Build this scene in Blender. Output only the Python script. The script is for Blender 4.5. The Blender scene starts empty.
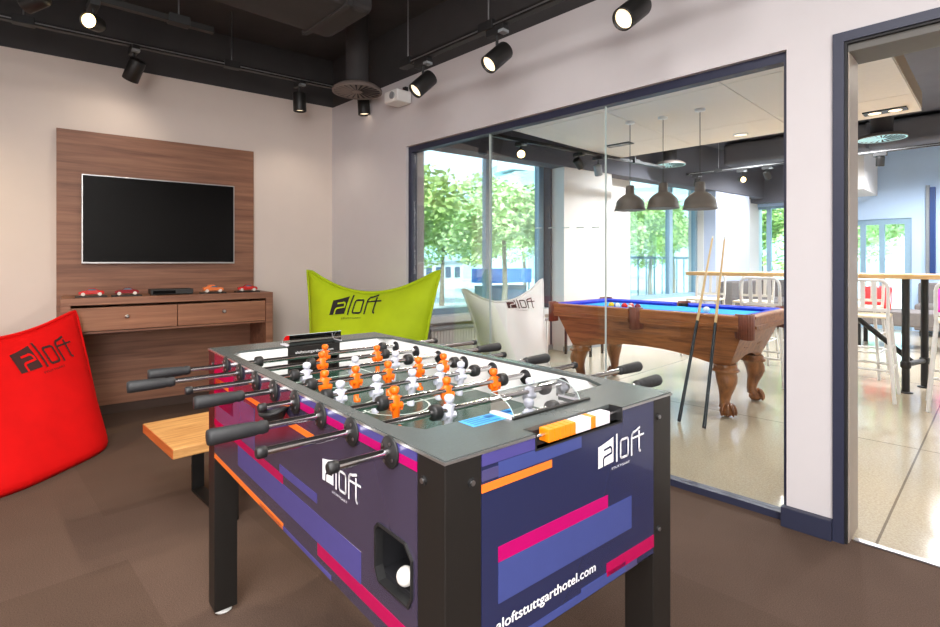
import bpy, bmesh, math, random
from mathutils import Vector, Matrix
random.seed(7)
sc = bpy.context.scene
COL = sc.collection
PI = math.pi
R = math.radians
H = 1.21                       # eye height

# ------------------------------------------------------------------ materials
def lin(c):
    c = c / 255.0
    return c / 12.92 if c <= 0.04045 else ((c + 0.055) / 1.055) ** 2.4
def rgb(r, g, b): return (lin(r), lin(g), lin(b), 1.0)

def newmat(name):
    m = bpy.data.materials.new(name)
    m.use_nodes = True
    nt = m.node_tree
    b = nt.nodes['Principled BSDF']
    return m, nt, b

def link(nt, a, b): nt.links.new(a, b)

def mat(name, col, rough=0.5, metal=0.0, var=0.06, scale=30.0, bump=0.0, coat=0.0, emit=None, estr=0.0, spec=None):
    """plain surface: slight noise in tone and optional bump"""
    m, nt, b = newmat(name)
    tc = nt.nodes.new('ShaderNodeTexCoord')
    n = nt.nodes.new('ShaderNodeTexNoise'); n.inputs['Scale'].default_value = scale; n.inputs['Detail'].default_value = 4
    link(nt, tc.outputs['Object'], n.inputs['Vector'])
    r = nt.nodes.new('ShaderNodeValToRGB')
    c0 = tuple(x * (1 - var) for x in col[:3]) + (1,); c1 = tuple(min(1, x * (1 + var)) for x in col[:3]) + (1,)
    r.color_ramp.elements[0].position = .3; r.color_ramp.elements[1].position = .7
    r.color_ramp.elements[0].color = c0; r.color_ramp.elements[1].color = c1
    link(nt, n.outputs['Fac'], r.inputs['Fac']); link(nt, r.outputs['Color'], b.inputs['Base Color'])
    b.inputs['Roughness'].default_value = rough; b.inputs['Metallic'].default_value = metal
    b.inputs['Coat Weight'].default_value = coat; b.inputs['Coat Roughness'].default_value = .06
    if spec is not None: b.inputs['Specular IOR Level'].default_value = spec
    if bump:
        bp = nt.nodes.new('ShaderNodeBump'); bp.inputs['Strength'].default_value = bump; bp.inputs['Distance'].default_value = .01
        link(nt, n.outputs['Fac'], bp.inputs['Height']); link(nt, bp.outputs['Normal'], b.inputs['Normal'])
    if emit:
        b.inputs['Emission Color'].default_value = emit; b.inputs['Emission Strength'].default_value = estr
    return m

def wood(name, dark, light, scale=(1.5, 22, 22), rough=.45, coat=.0, detail=6):
    m, nt, b = newmat(name)
    tc = nt.nodes.new('ShaderNodeTexCoord'); mp = nt.nodes.new('ShaderNodeMapping')
    mp.inputs['Scale'].default_value = scale
    link(nt, tc.outputs['Object'], mp.inputs['Vector'])
    n = nt.nodes.new('ShaderNodeTexNoise'); n.inputs['Scale'].default_value = 1.0; n.inputs['Detail'].default_value = detail
    n.inputs['Roughness'].default_value = .62; n.inputs['Distortion'].default_value = .6
    link(nt, mp.outputs['Vector'], n.inputs['Vector'])
    r = nt.nodes.new('ShaderNodeValToRGB')
    r.color_ramp.elements[0].position = .32; r.color_ramp.elements[1].position = .70
    r.color_ramp.elements[0].color = dark; r.color_ramp.elements[1].color = light
    e = r.color_ramp.elements.new(.5); e.color = tuple((a + c) / 2 for a, c in zip(dark, light))
    link(nt, n.outputs['Fac'], r.inputs['Fac']); link(nt, r.outputs['Color'], b.inputs['Base Color'])
    b.inputs['Roughness'].default_value = rough; b.inputs['Coat Weight'].default_value = coat
    return m

def glassmat(name, tint=(1, 1, 1, 1), refl=1.0, ior=1.45, rough=0.0):
    """thin clear sheet: transparent with a Fresnel mirror on top"""
    m = bpy.data.materials.new(name); m.use_nodes = True; nt = m.node_tree
    for n in list(nt.nodes): nt.nodes.remove(n)
    o = nt.nodes.new('ShaderNodeOutputMaterial'); mx = nt.nodes.new('ShaderNodeMixShader')
    t = nt.nodes.new('ShaderNodeBsdfTransparent'); g = nt.nodes.new('ShaderNodeBsdfGlossy'); f = nt.nodes.new('ShaderNodeFresnel')
    mu = nt.nodes.new('ShaderNodeMath'); mu.operation = 'MULTIPLY'; mu.inputs[1].default_value = refl
    t.inputs['Color'].default_value = tint; g.inputs['Roughness'].default_value = rough; f.inputs['IOR'].default_value = ior
    link(nt, f.outputs[0], mu.inputs[0]); link(nt, mu.outputs[0], mx.inputs[0])
    link(nt, t.outputs[0], mx.inputs[1]); link(nt, g.outputs[0], mx.inputs[2]); link(nt, mx.outputs[0], o.inputs[0])
    return m

def carpet_mat():
    m, nt, b = newmat('brown_carpet')
    tc = nt.nodes.new('ShaderNodeTexCoord')
    br = nt.nodes.new('ShaderNodeTexBrick'); br.offset = .5
    br.inputs['Scale'].default_value = 1.0; br.inputs['Brick Width'].default_value = 1.0; br.inputs['Row Height'].default_value = .5
    br.inputs['Mortar Size'].default_value = .0; br.inputs['Bias'].default_value = 0
    br.inputs['Color1'].default_value = rgb(88, 71, 61); br.inputs['Color2'].default_value = rgb(96, 78, 68); br.inputs['Mortar'].default_value = rgb(91, 74, 64)
    link(nt, tc.outputs['Object'], br.inputs['Vector'])
    n = nt.nodes.new('ShaderNodeTexNoise'); n.inputs['Scale'].default_value = 260; n.inputs['Detail'].default_value = 3
    n2 = nt.nodes.new('ShaderNodeTexNoise'); n2.inputs['Scale'].default_value = 1.6; n2.inputs['Detail'].default_value = 3
    link(nt, tc.outputs['Object'], n.inputs['Vector']); link(nt, tc.outputs['Object'], n2.inputs['Vector'])
    mx = nt.nodes.new('ShaderNodeMix'); mx.data_type = 'RGBA'; mx.blend_type = 'OVERLAY'; mx.inputs['Factor'].default_value = .75
    mx2 = nt.nodes.new('ShaderNodeMix'); mx2.data_type = 'RGBA'; mx2.blend_type = 'OVERLAY'; mx2.inputs['Factor'].default_value = .25
    link(nt, br.outputs['Color'], mx.inputs['A']); link(nt, n.outputs['Fac'], mx.inputs['B'])
    link(nt, mx.outputs['Result'], mx2.inputs['A']); link(nt, n2.outputs['Fac'], mx2.inputs['B'])
    link(nt, mx2.outputs['Result'], b.inputs['Base Color'])
    b.inputs['Roughness'].default_value = .95; b.inputs['Specular IOR Level'].default_value = .15
    bp = nt.nodes.new('ShaderNodeBump'); bp.inputs['Strength'].default_value = .5; bp.inputs['Distance'].default_value = .004
    link(nt, n.outputs['Fac'], bp.inputs['Height']); link(nt, bp.outputs['Normal'], b.inputs['Normal'])
    return m

def terrazzo_mat():
    m, nt, b = newmat('polished_terrazzo')
    tc = nt.nodes.new('ShaderNodeTexCoord'); mp = nt.nodes.new('ShaderNodeMapping')
    mp.inputs['Location'].default_value = (.39, -4.45 + 2.4, 0)
    link(nt, tc.outputs['Object'], mp.inputs['Vector'])
    br = nt.nodes.new('ShaderNodeTexBrick'); br.offset = 0
    br.inputs['Scale'].default_value = 1.0; br.inputs['Brick Width'].default_value = 2.4; br.inputs['Row Height'].default_value = 2.4
    br.inputs['Mortar Size'].default_value = .006; br.inputs['Mortar Smooth'].default_value = .3
    br.inputs['Color1'].default_value = rgb(196, 186, 166); br.inputs['Color2'].default_value = rgb(190, 181, 162); br.inputs['Mortar'].default_value = rgb(128, 118, 104)
    link(nt, mp.outputs['Vector'], br.inputs['Vector'])
    v = nt.nodes.new('ShaderNodeTexNoise'); v.inputs['Scale'].default_value = 90; v.inputs['Detail'].default_value = 4; v.inputs['Roughness'].default_value = .75
    link(nt, tc.outputs['Object'], v.inputs['Vector'])
    r = nt.nodes.new('ShaderNodeValToRGB'); r.color_ramp.elements[0].position = .34; r.color_ramp.elements[1].position = .62
    r.color_ramp.elements[0].color = (.30, .29, .27, 1); r.color_ramp.elements[1].color = (.56, .55, .53, 1)
    link(nt, v.outputs['Fac'], r.inputs['Fac'])
    mx = nt.nodes.new('ShaderNodeMix'); mx.data_type = 'RGBA'; mx.blend_type = 'OVERLAY'; mx.inputs['Factor'].default_value = .6
    link(nt, br.outputs['Color'], mx.inputs['A']); link(nt, r.outputs['Color'], mx.inputs['B'])
    link(nt, mx.outputs['Result'], b.inputs['Base Color'])
    b.inputs['Roughness'].default_value = .14
    return m

M = {}
M['carpet'] = carpet_mat(); M['terrazzo'] = terrazzo_mat()
M['wallwarm'] = mat('warm_plaster', rgb(222, 210, 202), .85, var=.012, scale=6, bump=.02)
M['wall'] = mat('white_plaster', rgb(213, 209, 211), .85, var=.012, scale=6, bump=.02)
M['wallw'] = mat('white_plaster_pool_room', rgb(226, 222, 218), .85, var=.012, scale=6)
M['wallblue'] = mat('pale_blue_paint', rgb(186, 211, 240), .8, var=.02, scale=3)
M['lav'] = mat('lavender_white_paint', rgb(196, 203, 226), .8, var=.02, scale=3)
M['dark'] = mat('dark_ceiling_paint', rgb(60, 58, 59), .8, var=.12, scale=4)
M['darkg'] = mat('grey_soffit_paint', rgb(92, 92, 100), .8, var=.06, scale=4)
M['raft'] = mat('beige_acoustic_raft', rgb(226, 218, 208), .9, var=.02, scale=25)
M['raftedge'] = mat('tan_raft_edge', rgb(150, 132, 112), .8, var=.03)
M['navy'] = mat('navy_frame', rgb(44, 48, 70), .45, var=.03)
M['nearblack'] = mat('near_black_gap', rgb(22, 22, 26), .6, var=.05)
M['jamb'] = mat('light_jamb', rgb(170, 158, 148), .5, var=.03)
M['jambtop'] = mat('grey_door_head', rgb(104, 102, 98), .6, var=.03)
M['black'] = mat('black_satin', rgb(24, 23, 22), .45, var=.08)
M['blackpl'] = mat('black_plastic', rgb(30, 30, 31), .5, var=.08)
M['grip'] = mat('charcoal_rubber', rgb(36, 37, 39), .6, var=.08, scale=60, bump=.1)
M['chrome'] = mat('polished_steel', rgb(205, 203, 204), .16, 1.0, var=.02)
M['steel'] = mat('brushed_steel', rgb(176, 176, 178), .35, 1.0, var=.04)
M['silver'] = mat('silver_trim', rgb(190, 190, 190), .3, .9, var=.02)
M['plinth'] = mat('brown_plinth', rgb(66, 49, 41), .8, var=.05)
M['walnut'] = wood('walnut_veneer', rgb(110, 70, 52), rgb(158, 112, 86), (1.2, 20, 26), .5)
M['walnut2'] = wood('walnut_drawer', rgb(124, 80, 58), rgb(166, 116, 86), (1.4, 20, 30), .5)
M['oak'] = wood('bench_oak', rgb(170, 116, 62), rgb(222, 172, 108), (60, 4, 60), .5)
M['oakend'] = wood('bench_edge', rgb(178, 92, 40), rgb(206, 116, 56), (6, 6, 60), .5)
M['tablewood'] = wood('beech_top', rgb(196, 154, 98), rgb(226, 188, 134), (2, 30, 30), .4)
M['poolwood'] = wood('pool_cherry', rgb(104, 60, 34), rgb(174, 112, 66), (3, 26, 26), .4, .12)
M['poolrail'] = wood('pool_rail_cherry', rgb(128, 74, 42), rgb(190, 124, 76), (3, 30, 30), .35, .2)
M['poolleg'] = wood('pool_leg_cherry', rgb(96, 55, 30), rgb(164, 106, 60), (14, 14, 3), .32, .3)
M['leather'] = mat('brown_leather', rgb(118, 62, 44), .45, var=.15, scale=40, bump=.15)
M['bluecloth'] = mat('pool_cloth_cyan', rgb(0, 158, 226), .9, var=.04, scale=120)
M['bluecush'] = mat('pool_cushion_blue', rgb(22, 58, 200), .85, var=.05, scale=120)
M['red'] = mat('red_bag_fabric', rgb(212, 4, 6), .8, var=.05, scale=9, bump=.05, spec=.2)
M['green'] = mat('lime_bag_fabric', rgb(166, 190, 20), .75, var=.07, scale=7, bump=.05, spec=.25)
M['whitebag'] = mat('white_bag_fabric', rgb(244, 243, 244), .8, var=.03, scale=8, bump=.05)
M['bagblack'] = mat('black_bag_print', rgb(28, 22, 22), .8, var=.05)
M['bagbrown'] = mat('dark_red_print', rgb(58, 18, 18), .8, var=.05)
M['stool'] = mat('white_aluminium', rgb(226, 226, 226), .35, var=.03)
M['seatcream'] = mat('cream_seat', rgb(236, 224, 198), .5, var=.04)
M['screen'] = mat('tv_glass', rgb(8, 8, 9), .16, var=.05, spec=.16)
M['shade'] = mat('grey_lamp_enamel', rgb(66, 58, 52), .6, var=.05)
M['shadein'] = mat('white_lamp_inside', rgb(240, 236, 228), .6, var=.01, emit=rgb(255, 240, 215), estr=.6)
M['lens'] = mat('lit_lens', rgb(255, 235, 200), .4, var=.0, emit=rgb(255, 232, 196), estr=1.6)
M['lenshot'] = mat('hot_lens', rgb(255, 225, 170), .4, var=.0, emit=rgb(255, 214, 150), estr=9.0)
M['diff'] = mat('grey_diffuser', rgb(120, 108, 102), .5, var=.05)
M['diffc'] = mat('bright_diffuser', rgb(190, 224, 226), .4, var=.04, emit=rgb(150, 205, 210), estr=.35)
M['whitepl'] = mat('white_plastic', rgb(236, 236, 234), .4, var=.01)
M['field'] = mat('foosball_field', rgb(46, 78, 66), .25, var=.06, scale=10)
M['fieldline'] = mat('field_line', rgb(214, 224, 216), .4, var=.01)
M['fwall'] = mat('white_inner_wall', rgb(246, 245, 244), .4, var=.01)
M['deck'] = mat('dark_deck', rgb(82, 88, 87), .24, var=.05, scale=200)
M['leg'] = mat('dark_bronze_leg', rgb(25, 23, 21), .42, var=.06, scale=80)
M['panelP'] = mat('plum_gloss_panel', rgb(60, 53, 74), .16, var=.03, scale=3, coat=.3)
M['panelN'] = mat('navy_gloss_panel', rgb(35, 41, 76), .2, var=.03, scale=3, coat=.3)
M['lilac'] = mat('lilac_stripe', rgb(76, 71, 136), .2, var=.02)
M['peri'] = mat('periwinkle_stripe', rgb(63, 74, 134), .2, var=.02)
M['slate'] = mat('slate_stripe', rgb(74, 70, 112), .2, var=.02)
M['pink'] = mat('magenta_stripe', rgb(180, 0, 100), .25, var=.02)
M['crim'] = mat('crimson_stripe_and_reflection', rgb(172, 0, 76), .25, var=.02)
M['orng'] = mat('orange_stripe', rgb(250, 124, 44), .25, var=.02)
M['white'] = mat('white_print', rgb(244, 244, 246), .4, var=.0)
M['manO'] = mat('orange_player', rgb(246, 108, 8), .3, var=.03)
M['manW'] = mat('pale_grey_player', rgb(206, 208, 222), .3, var=.03)
M['cubeO'] = mat('orange_cube', rgb(248, 134, 16), .35, var=.02)
M['cubeW'] = mat('white_cube', rgb(226, 222, 230), .35, var=.02)
M['sticker'] = mat('blue_sticker', rgb(70, 160, 220), .4, var=.03)
M['stickerd'] = mat('blue_sticker_print', rgb(26, 96, 160), .4, var=.03)
M['ball'] = mat('ivory_ball', rgb(240, 238, 232), .25, var=.01)
M['cueL'] = mat('maple_cue', rgb(224, 192, 140), .3, var=.05)
M['cueD'] = mat('dark_cue_butt', rgb(30, 40, 46), .3, var=.06)
M['sofa'] = mat('grey_brown_upholstery', rgb(112, 106, 104), .85, var=.06, scale=30)
M['cushR'] = mat('red_cushion', rgb(214, 30, 30), .8, var=.05)
M['cushP'] = mat('magenta_cushion', rgb(220, 40, 150), .8, var=.05)
M['carred'] = mat('red_car_paint', rgb(200, 24, 20), .25, var=.03, coat=.5)
M['carmar'] = mat('maroon_car_paint', rgb(136, 14, 28), .25, var=.03, coat=.5)
M['carora'] = mat('orange_white_car', rgb(226, 120, 60), .3, var=.05)
M['tyre'] = mat('pale_car_wheel', rgb(222, 214, 206), .4, var=.03)
M['grey'] = mat('grey_metal', rgb(140, 146, 150), .45, var=.03)
M['winfr'] = mat('blue_grey_window_frame', rgb(138, 168, 188), .45, var=.03)
M['sill'] = mat('white_sill', rgb(240, 240, 240), .4, var=.01)
M['glass'] = glassmat('clear_partition_glass', (.97, .985, .985, 1), .55)
M['wglass'] = glassmat('window_glass', (.90, .985, 1.0, 1), .5)
M['acryl'] = glassmat('clear_acrylic', (.96, .97, .97, 1), 2.6)
M['glasse'] = mat('glass_edge', rgb(186, 200, 198), .3, var=.01)
M['redbit'] = mat('coral_plastic', rgb(240, 110, 80), .5, var=.03)
M['leaf'] = mat('leaf_green', rgb(188, 212, 128), .7, var=.35, scale=3)
M['leaf2'] = mat('leaf_pale_green', rgb(206, 224, 162), .7, var=.3, scale=3)
M['bark'] = mat('bark', rgb(150, 138, 122), .9, var=.15)
M['paving'] = mat('pale_paving', rgb(208, 214, 212), .9, var=.05, scale=2)
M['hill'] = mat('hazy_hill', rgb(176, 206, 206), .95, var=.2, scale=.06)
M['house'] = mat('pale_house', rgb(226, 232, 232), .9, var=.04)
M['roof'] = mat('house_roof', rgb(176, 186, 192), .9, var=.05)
M['housewin'] = mat('house_window', rgb(70, 100, 120), .4, var=.05)
M['awning'] = mat('blue_awning', rgb(60, 120, 196), .7, var=.05)
M['fence'] = mat('fence_paint', rgb(150, 176, 184), .6, var=.05)
M['bluepanel'] = mat('blue_panel', rgb(34, 62, 116), .4, var=.05)

# ------------------------------------------------------------------ mesh builder
class MB:
    def __init__(s): s.v = []; s.f = []; s.mi = []; s.sm = []; s.mats = []
    def mid(s, m):
        if m not in s.mats: s.mats.append(m)
        return s.mats.index(m)
    def add(s, vs, fs, m, smooth=False, T=None):
        b = len(s.v); k = s.mid(m)
        for p in vs:
            p = Vector(p)
            s.v.append(tuple(T @ p if T is not None else p))
        for f in fs: s.f.append(tuple(b + i for i in f)); s.mi.append(k); s.sm.append(smooth)
        return s
    def box(s, x0, y0, z0, x1, y1, z1, m, T=None):
        vs = [(x, y, z) for z in (z0, z1) for y in (y0, y1) for x in (x0, x1)]
        fs = [(0, 2, 3, 1), (4, 5, 7, 6), (0, 1, 5, 4), (2, 6, 7, 3), (0, 4, 6, 2), (1, 3, 7, 5)]
        return s.add(vs, fs, m, False, T)
    def prism(s, poly, z0, z1, m, T=None, smooth=False):
        n = len(poly)
        vs = [(x, y, z0) for x, y in poly] + [(x, y, z1) for x, y in poly]
        fs = [tuple(range(n - 1, -1, -1)), tuple(range(n, 2 * n))]
        s.add(vs, fs, m, False, T); b = len(s.v) - 2 * n; k = s.mid(m)
        for i in range(n):
            j = (i + 1) % n
            s.f.append((b + i, b + j, b + n + j, b + n + i)); s.mi.append(k); s.sm.append(smooth)
        return s
    def tube(s, p0, p1, r0, m, r1=None, n=14, caps=True):
        r1 = r0 if r1 is None else r1
        p0 = Vector(p0); p1 = Vector(p1); d = (p1 - p0).normalized()
        a = d.orthogonal().normalized(); b = d.cross(a)
        vs = []
        for p, r in ((p0, r0), (p1, r1)):
            for i in range(n):
                t = 2 * PI * i / n
                vs.append(p + (a * math.cos(t) + b * math.sin(t)) * r)
        s.add(vs, [(i, (i + 1) % n, n + (i + 1) % n, n + i) for i in range(n)], m, True)
        if caps: s.add(vs, [tuple(range(n - 1, -1, -1)), tuple(range(n, 2 * n))], m, False)
        return s
    def path(s, pts, r, m, n=10, closed=False):
        pts = [Vector(p) for p in pts]; N = len(pts); vs = []
        up = Vector((0.13, 0.21, .97)); prev = None
        for i, p in enumerate(pts):
            if closed: t = (pts[(i + 1) % N] - pts[i - 1]).normalized()
            else: t = (pts[min(i + 1, N - 1)] - pts[max(i - 1, 0)]).normalized()
            a = (prev - t * prev.dot(t)).normalized() if prev is not None else t.cross(up).normalized()
            prev = a; b = t.cross(a)
            rr = r[i] if isinstance(r, (list, tuple)) else r
            for k in range(n):
                q = 2 * PI * k / n; vs.append(p + (a * math.cos(q) + b * math.sin(q)) * rr)
        fs = []
        for i in range(N if closed else N - 1):
            j = (i + 1) % N
            for k in range(n): fs.append((i * n + k, i * n + (k + 1) % n, j * n + (k + 1) % n, j * n + k))
        s.add(vs, fs, m, True)
        if not closed: s.add(vs, [tuple(range(n - 1, -1, -1)), tuple(range((N - 1) * n, N * n))], m, False)
        return s
    def loft(s, rings, m, smooth=True, caps=True):
        n = len(rings[0]); vs = [p for r in rings for p in r]; fs = []
        for i in range(len(rings) - 1):
            for k in range(n): fs.append((i * n + k, i * n + (k + 1) % n, (i + 1) * n + (k + 1) % n, (i + 1) * n + k))
        s.add(vs, fs, m, smooth)
        if caps: s.add(vs, [tuple(range(n - 1, -1, -1)), tuple(range((len(rings) - 1) * n, len(rings) * n))], m, False)
        return s
    def lathe(s, prof, m, n=24, T=None, c=(0, 0, 0), caps=True):
        rings = []
        for r, z in prof:
            ring = []
            for i in range(n):
                t = 2 * PI * i / n
                p = Vector((c[0] + r * math.cos(t), c[1] + r * math.sin(t), c[2] + z))
                ring.append(T @ p if T is not None else p)
            rings.append(ring)
        return s.loft(rings, m, True, caps)
    def sphere(s, c, r, m, n=16, k=10, sc3=(1, 1, 1), T=None):
        rings = []
        for j in range(k + 1):
            a = -PI / 2 + PI * j / k; rr = max(1e-4, math.cos(a)) * r
            ring = []
            for i in range(n):
                t = 2 * PI * i / n
                p = Vector((c[0] + rr * math.cos(t) * sc3[0], c[1] + rr * math.sin(t) * sc3[1], c[2] + math.sin(a) * r * sc3[2]))
                ring.append(T @ p if T is not None else p)
            rings.append(ring)
        return s.loft(rings, m, True, True)
    def poly(s, pts, m, T=None): return s.add(pts, [tuple(range(len(pts)))], m, False, T)
    def build(s, name, parent=None, bevel=0.0, loc=None, rotz=None, seg=2):
        me = bpy.data.meshes.new(name); me.from_pydata(s.v, [], s.f)
        for m in s.mats: me.materials.append(m)
        for p, k, sm in zip(me.polygons, s.mi, s.sm): p.material_index = k; p.use_smooth = sm
        bm = bmesh.new(); bm.from_mesh(me); bmesh.ops.recalc_face_normals(bm, faces=bm.faces); bm.to_mesh(me); bm.free()
        me.update()
        o = bpy.data.objects.new(name, me); COL.objects.link(o)
        if parent is not None: o.parent = parent
        if loc is not None: o.location = loc
        if rotz is not None: o.rotation_euler = (0, 0, rotz)
        if bevel:
            b = o.modifiers.new('soft_edges', 'BEVEL'); b.width = bevel; b.segments = seg; b.limit_method = 'ANGLE'; b.angle_limit = R(40)
        return o

def tag(o, label, cat, group=None, kind=None):
    o['label'] = label; o['category'] = cat
    if group: o['group'] = group
    if kind: o['kind'] = kind
    return o
def struct(o): o['kind'] = 'structure'; return o
def thing(name, label, cat, loc=(0, 0, 0), rotz=0, group=None):
    o = bpy.data.objects.new(name, None); COL.objects.link(o)
    o.location = loc; o.rotation_euler = (0, 0, rotz); o.empty_display_size = .1
    return tag(o, label, cat, group)
def dup(root, loc, rotz=0, label=None):
    r = root.copy(); COL.objects.link(r); r.location = loc; r.rotation_euler = (0, 0, rotz)
    if label: r['label'] = label
    for ch in list(root.children):
        c = ch.copy(); COL.objects.link(c); c.parent = r
        for g in list(ch.children):
            d = g.copy(); COL.objects.link(d); d.parent = c
    return r

def text_mesh(txt, size, width=None):
    """lettering outlines as flat polygons: (verts2d, faces)"""
    cu = bpy.data.curves.new('lettering', 'FONT'); cu.body = txt; cu.size = size; cu.resolution_u = 3
    ob = bpy.data.objects.new('lettering', cu); COL.objects.link(ob)
    dg = bpy.context.evaluated_depsgraph_get()
    me = ob.evaluated_get(dg).to_mesh()
    vs = [(v.co.x, v.co.y) for v in me.vertices]; fs = [tuple(p.vertices) for p in me.polygons]
    ob.evaluated_get(dg).to_mesh_clear()
    bpy.data.objects.remove(ob); bpy.data.curves.remove(cu)
    x0 = min(v[0] for v in vs); x1 = max(v[0] for v in vs)
    k = width / (x1 - x0) if width else 1
    return [((x - x0) * k, y) for x, y in vs], fs

def stroke(pts, w):
    """quads of a thick 2-D polyline"""
    out = []
    for a, b in zip(pts[:-1], pts[1:]):
        dx, dy = b[0] - a[0], b[1] - a[1]; l = math.hypot(dx, dy) or 1
        ux, uy = dx / l * w * .3, dy / l * w * .3; nx, ny = -dy / l * w / 2, dx / l * w / 2
        n = max(1, int(l / 10))
        A = (a[0] - ux, a[1] - uy); B = (b[0] + ux, b[1] + uy)
        for i in range(n):
            p = [A[k] + (B[k] - A[k]) * i / n for k in (0, 1)]; q = [A[k] + (B[k] - A[k]) * (i + 1) / n for k in (0, 1)]
            out.append([(p[0] + nx, p[1] + ny), (q[0] + nx, q[1] + ny), (q[0] - nx, q[1] - ny), (p[0] - nx, p[1] - ny)])
    return out
def arc(cx, cy, r, a0, a1, n=6): return [(cx + r * math.cos(R(a0 + (a1 - a0) * i / n)), cy + r * math.sin(R(a0 + (a1 - a0) * i / n))) for i in range(n + 1)]

def logo_polys(town=True):
    """the wordmark in a 166-unit wide frame: (positive polygons, negative polygons)"""
    pos = []
    N = 6
    for i in range(N):
        for j in range(5):
            def P(u, v):
                x = 52 * u; y0 = 3 * u; y1 = 44 + 11 * (u ** 1.3)
                return (x, y0 + (y1 - y0) * v)
            pos.append([P(i / N, j / 5), P((i + 1) / N, j / 5), P((i + 1) / N, (j + 1) / 5), P(i / N, (j + 1) / 5)])
    pos += stroke([(64, 1), (64, 57)], 5.2)
    pos += stroke([(84, 4)] + arc(100, 10, 6, -90, 0) + arc(100, 36, 6, 0, 90) + arc(84, 36, 6, 90, 180) + arc(84, 10, 6, 180, 270), 5.2)
    pos += stroke([(119, 1), (119, 38)] + arc(131, 38, 12, 180, 115) + [(134, 50), (150, 55)], 5.2)
    pos += stroke([(119, 36), (166, 38)], 4.4)
    pos += stroke([(148, 47), (148, 9)] + arc(154, 9, 6, 180, 260), 5.2)
    neg = stroke([(20, 34), (38, 36)] + arc(38, 29, 7.5, 90, 10) + [(46, 25)], 4.6)
    neg += stroke([(17, 1), (17, 12)] + arc(24, 13, 7, 180, 100) + [(46, 23)], 4.6)
    extra = []
    if town:
        v, f = text_mesh('STUTTGART', 6.4, 66)
        extra = [[(v[i][0] + 46, v[i][1] - 13) for i in q] for q in f]
    return pos, neg, extra

# ------------------------------------------------------------------ camera
cam = bpy.data.cameras.new('camera'); co = bpy.data.objects.new('camera', cam); COL.objects.link(co)
cam.sensor_width = 36; cam.lens = 525 / 940 * 36; cam.shift_y = -(313.5 - 262) / 940; cam.clip_start = .02; cam.clip_end = 500
co.location = (0, 0, H)
co.rotation_euler = (R(90), 0, math.atan2(.7145, .6997))
sc.camera = co

# world frame: glass wall runs along x at y = 2.69 .. 2.89, carpet room in front, pool room behind
YW0, YW1 = 2.735, 2.935
CEIL = 3.26
# TV wall frame: x along the wall (0 at the corner, negative to the left), y into the wall
TV0 = Vector((-4.794, 2.766, 0)); TVR = math.atan2(.9924, .124)
def tvw(x, y, z=0):
    c, s = math.cos(TVR), math.sin(TVR)
    return Vector((TV0.x + x * c - y * s, TV0.y + x * s + y * c, z))

# ------------------------------------------------------------------ shell
struct(MB().box(-6.2, -2.9, -.1, 2.6, YW0 + .06, 0, M['carpet']).build('floor_carpet'))
struct(MB().box(-6.2, YW0 + .06, -.1, 2.6, 12.3, -.001, M['terrazzo']).build('floor_terrazzo'))
struct(MB().box(-6.2, -2.9, CEIL, 2.6, YW0 + .1, CEIL + .1, M['dark']).build('ceiling'))
struct(MB().box(-6.2, YW0 + .1, CEIL, 2.6, 12.3, CEIL + .1, M['darkg']).build('ceiling_lounge'))
def tvstruct(mb, name, bevel=0):
    return struct(mb.build(name, loc=TV0, rotz=TVR, bevel=bevel))
tvstruct(MB().box(-5.9, 0, 0, .1, .2, 2.78, M['wallwarm']).box(-5.9, .012, 2.78, .1, .2, CEIL, M['dark']), 'wall_left')
w = MB()
def seg(x0, x1, z0, z1):
    if z0 < 2.775 < z1:
        w.box(x0, YW0, z0, x1, YW1, 2.775, M['wall']); w.box(x0, YW0 + .012, 2.775, x1, YW1, z1, M['dark'])
    else: w.box(x0, YW0, z0, x1, YW1, z1, M['wall'])
seg(-4.80, -3.575, 0, CEIL); seg(-3.575, -.708, 2.19, CEIL); seg(-.708, -.521, 0, CEIL); seg(-.521, .55, 2.186, CEIL); seg(.55, 2.6, 0, CEIL)
struct(w.build('wall_right'))
struct(MB().box(-6.2, -2.9, 0, 2.6, -2.7, CEIL, M['wall']).build('wall_back'))
struct(MB().box(2.4, -2.9, 0, 2.6, 12.3, CEIL, M['wallw']).build('wall_near'))
# outer window wall of the pool room (same plane as the TV wall) and the two pillars
w = MB()
def ww(x0, x1, z0, z1, m='wallw'): w.box(x0, 0, z0, x1, .3, z1, M[m])
for a, b, m_ in ((.1, 1.0, 'wallw'), (3.12, 3.2, 'darkg'), (3.2, 4.93, 'wallw'), (7.15, 9.5, 'wallw')): ww(a, b, 0, 2.62, m_)
for a, b in ((1.0, 3.12), (4.93, 7.15)): ww(a, b, 0, .55)
ww(.1, 9.5, 2.62, CEIL, 'darkg')
w.box(.22, -.25, 2.5, 9.4, 0, CEIL, M['darkg'])
tvstruct(w, 'wall_window')
tvstruct(MB().box(3.16, -.224, 0, 4.18, 0, 2.5, M['wallw']), 'column_pool_room')
tvstruct(MB().box(7.16, -.224, 0, 8.45, 0, 2.5, M['lav']), 'column_lounge')
tvstruct(MB().box(3.14, -.245, 0, 4.2, -.224, .07, M['grey']).box(2.93, -.02, 0, 3.16, 0, .07, M['grey']).box(4.18, -.02, 0, 7.1, 0, .07, M['grey']), 'baseboard_pool_room')
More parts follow.
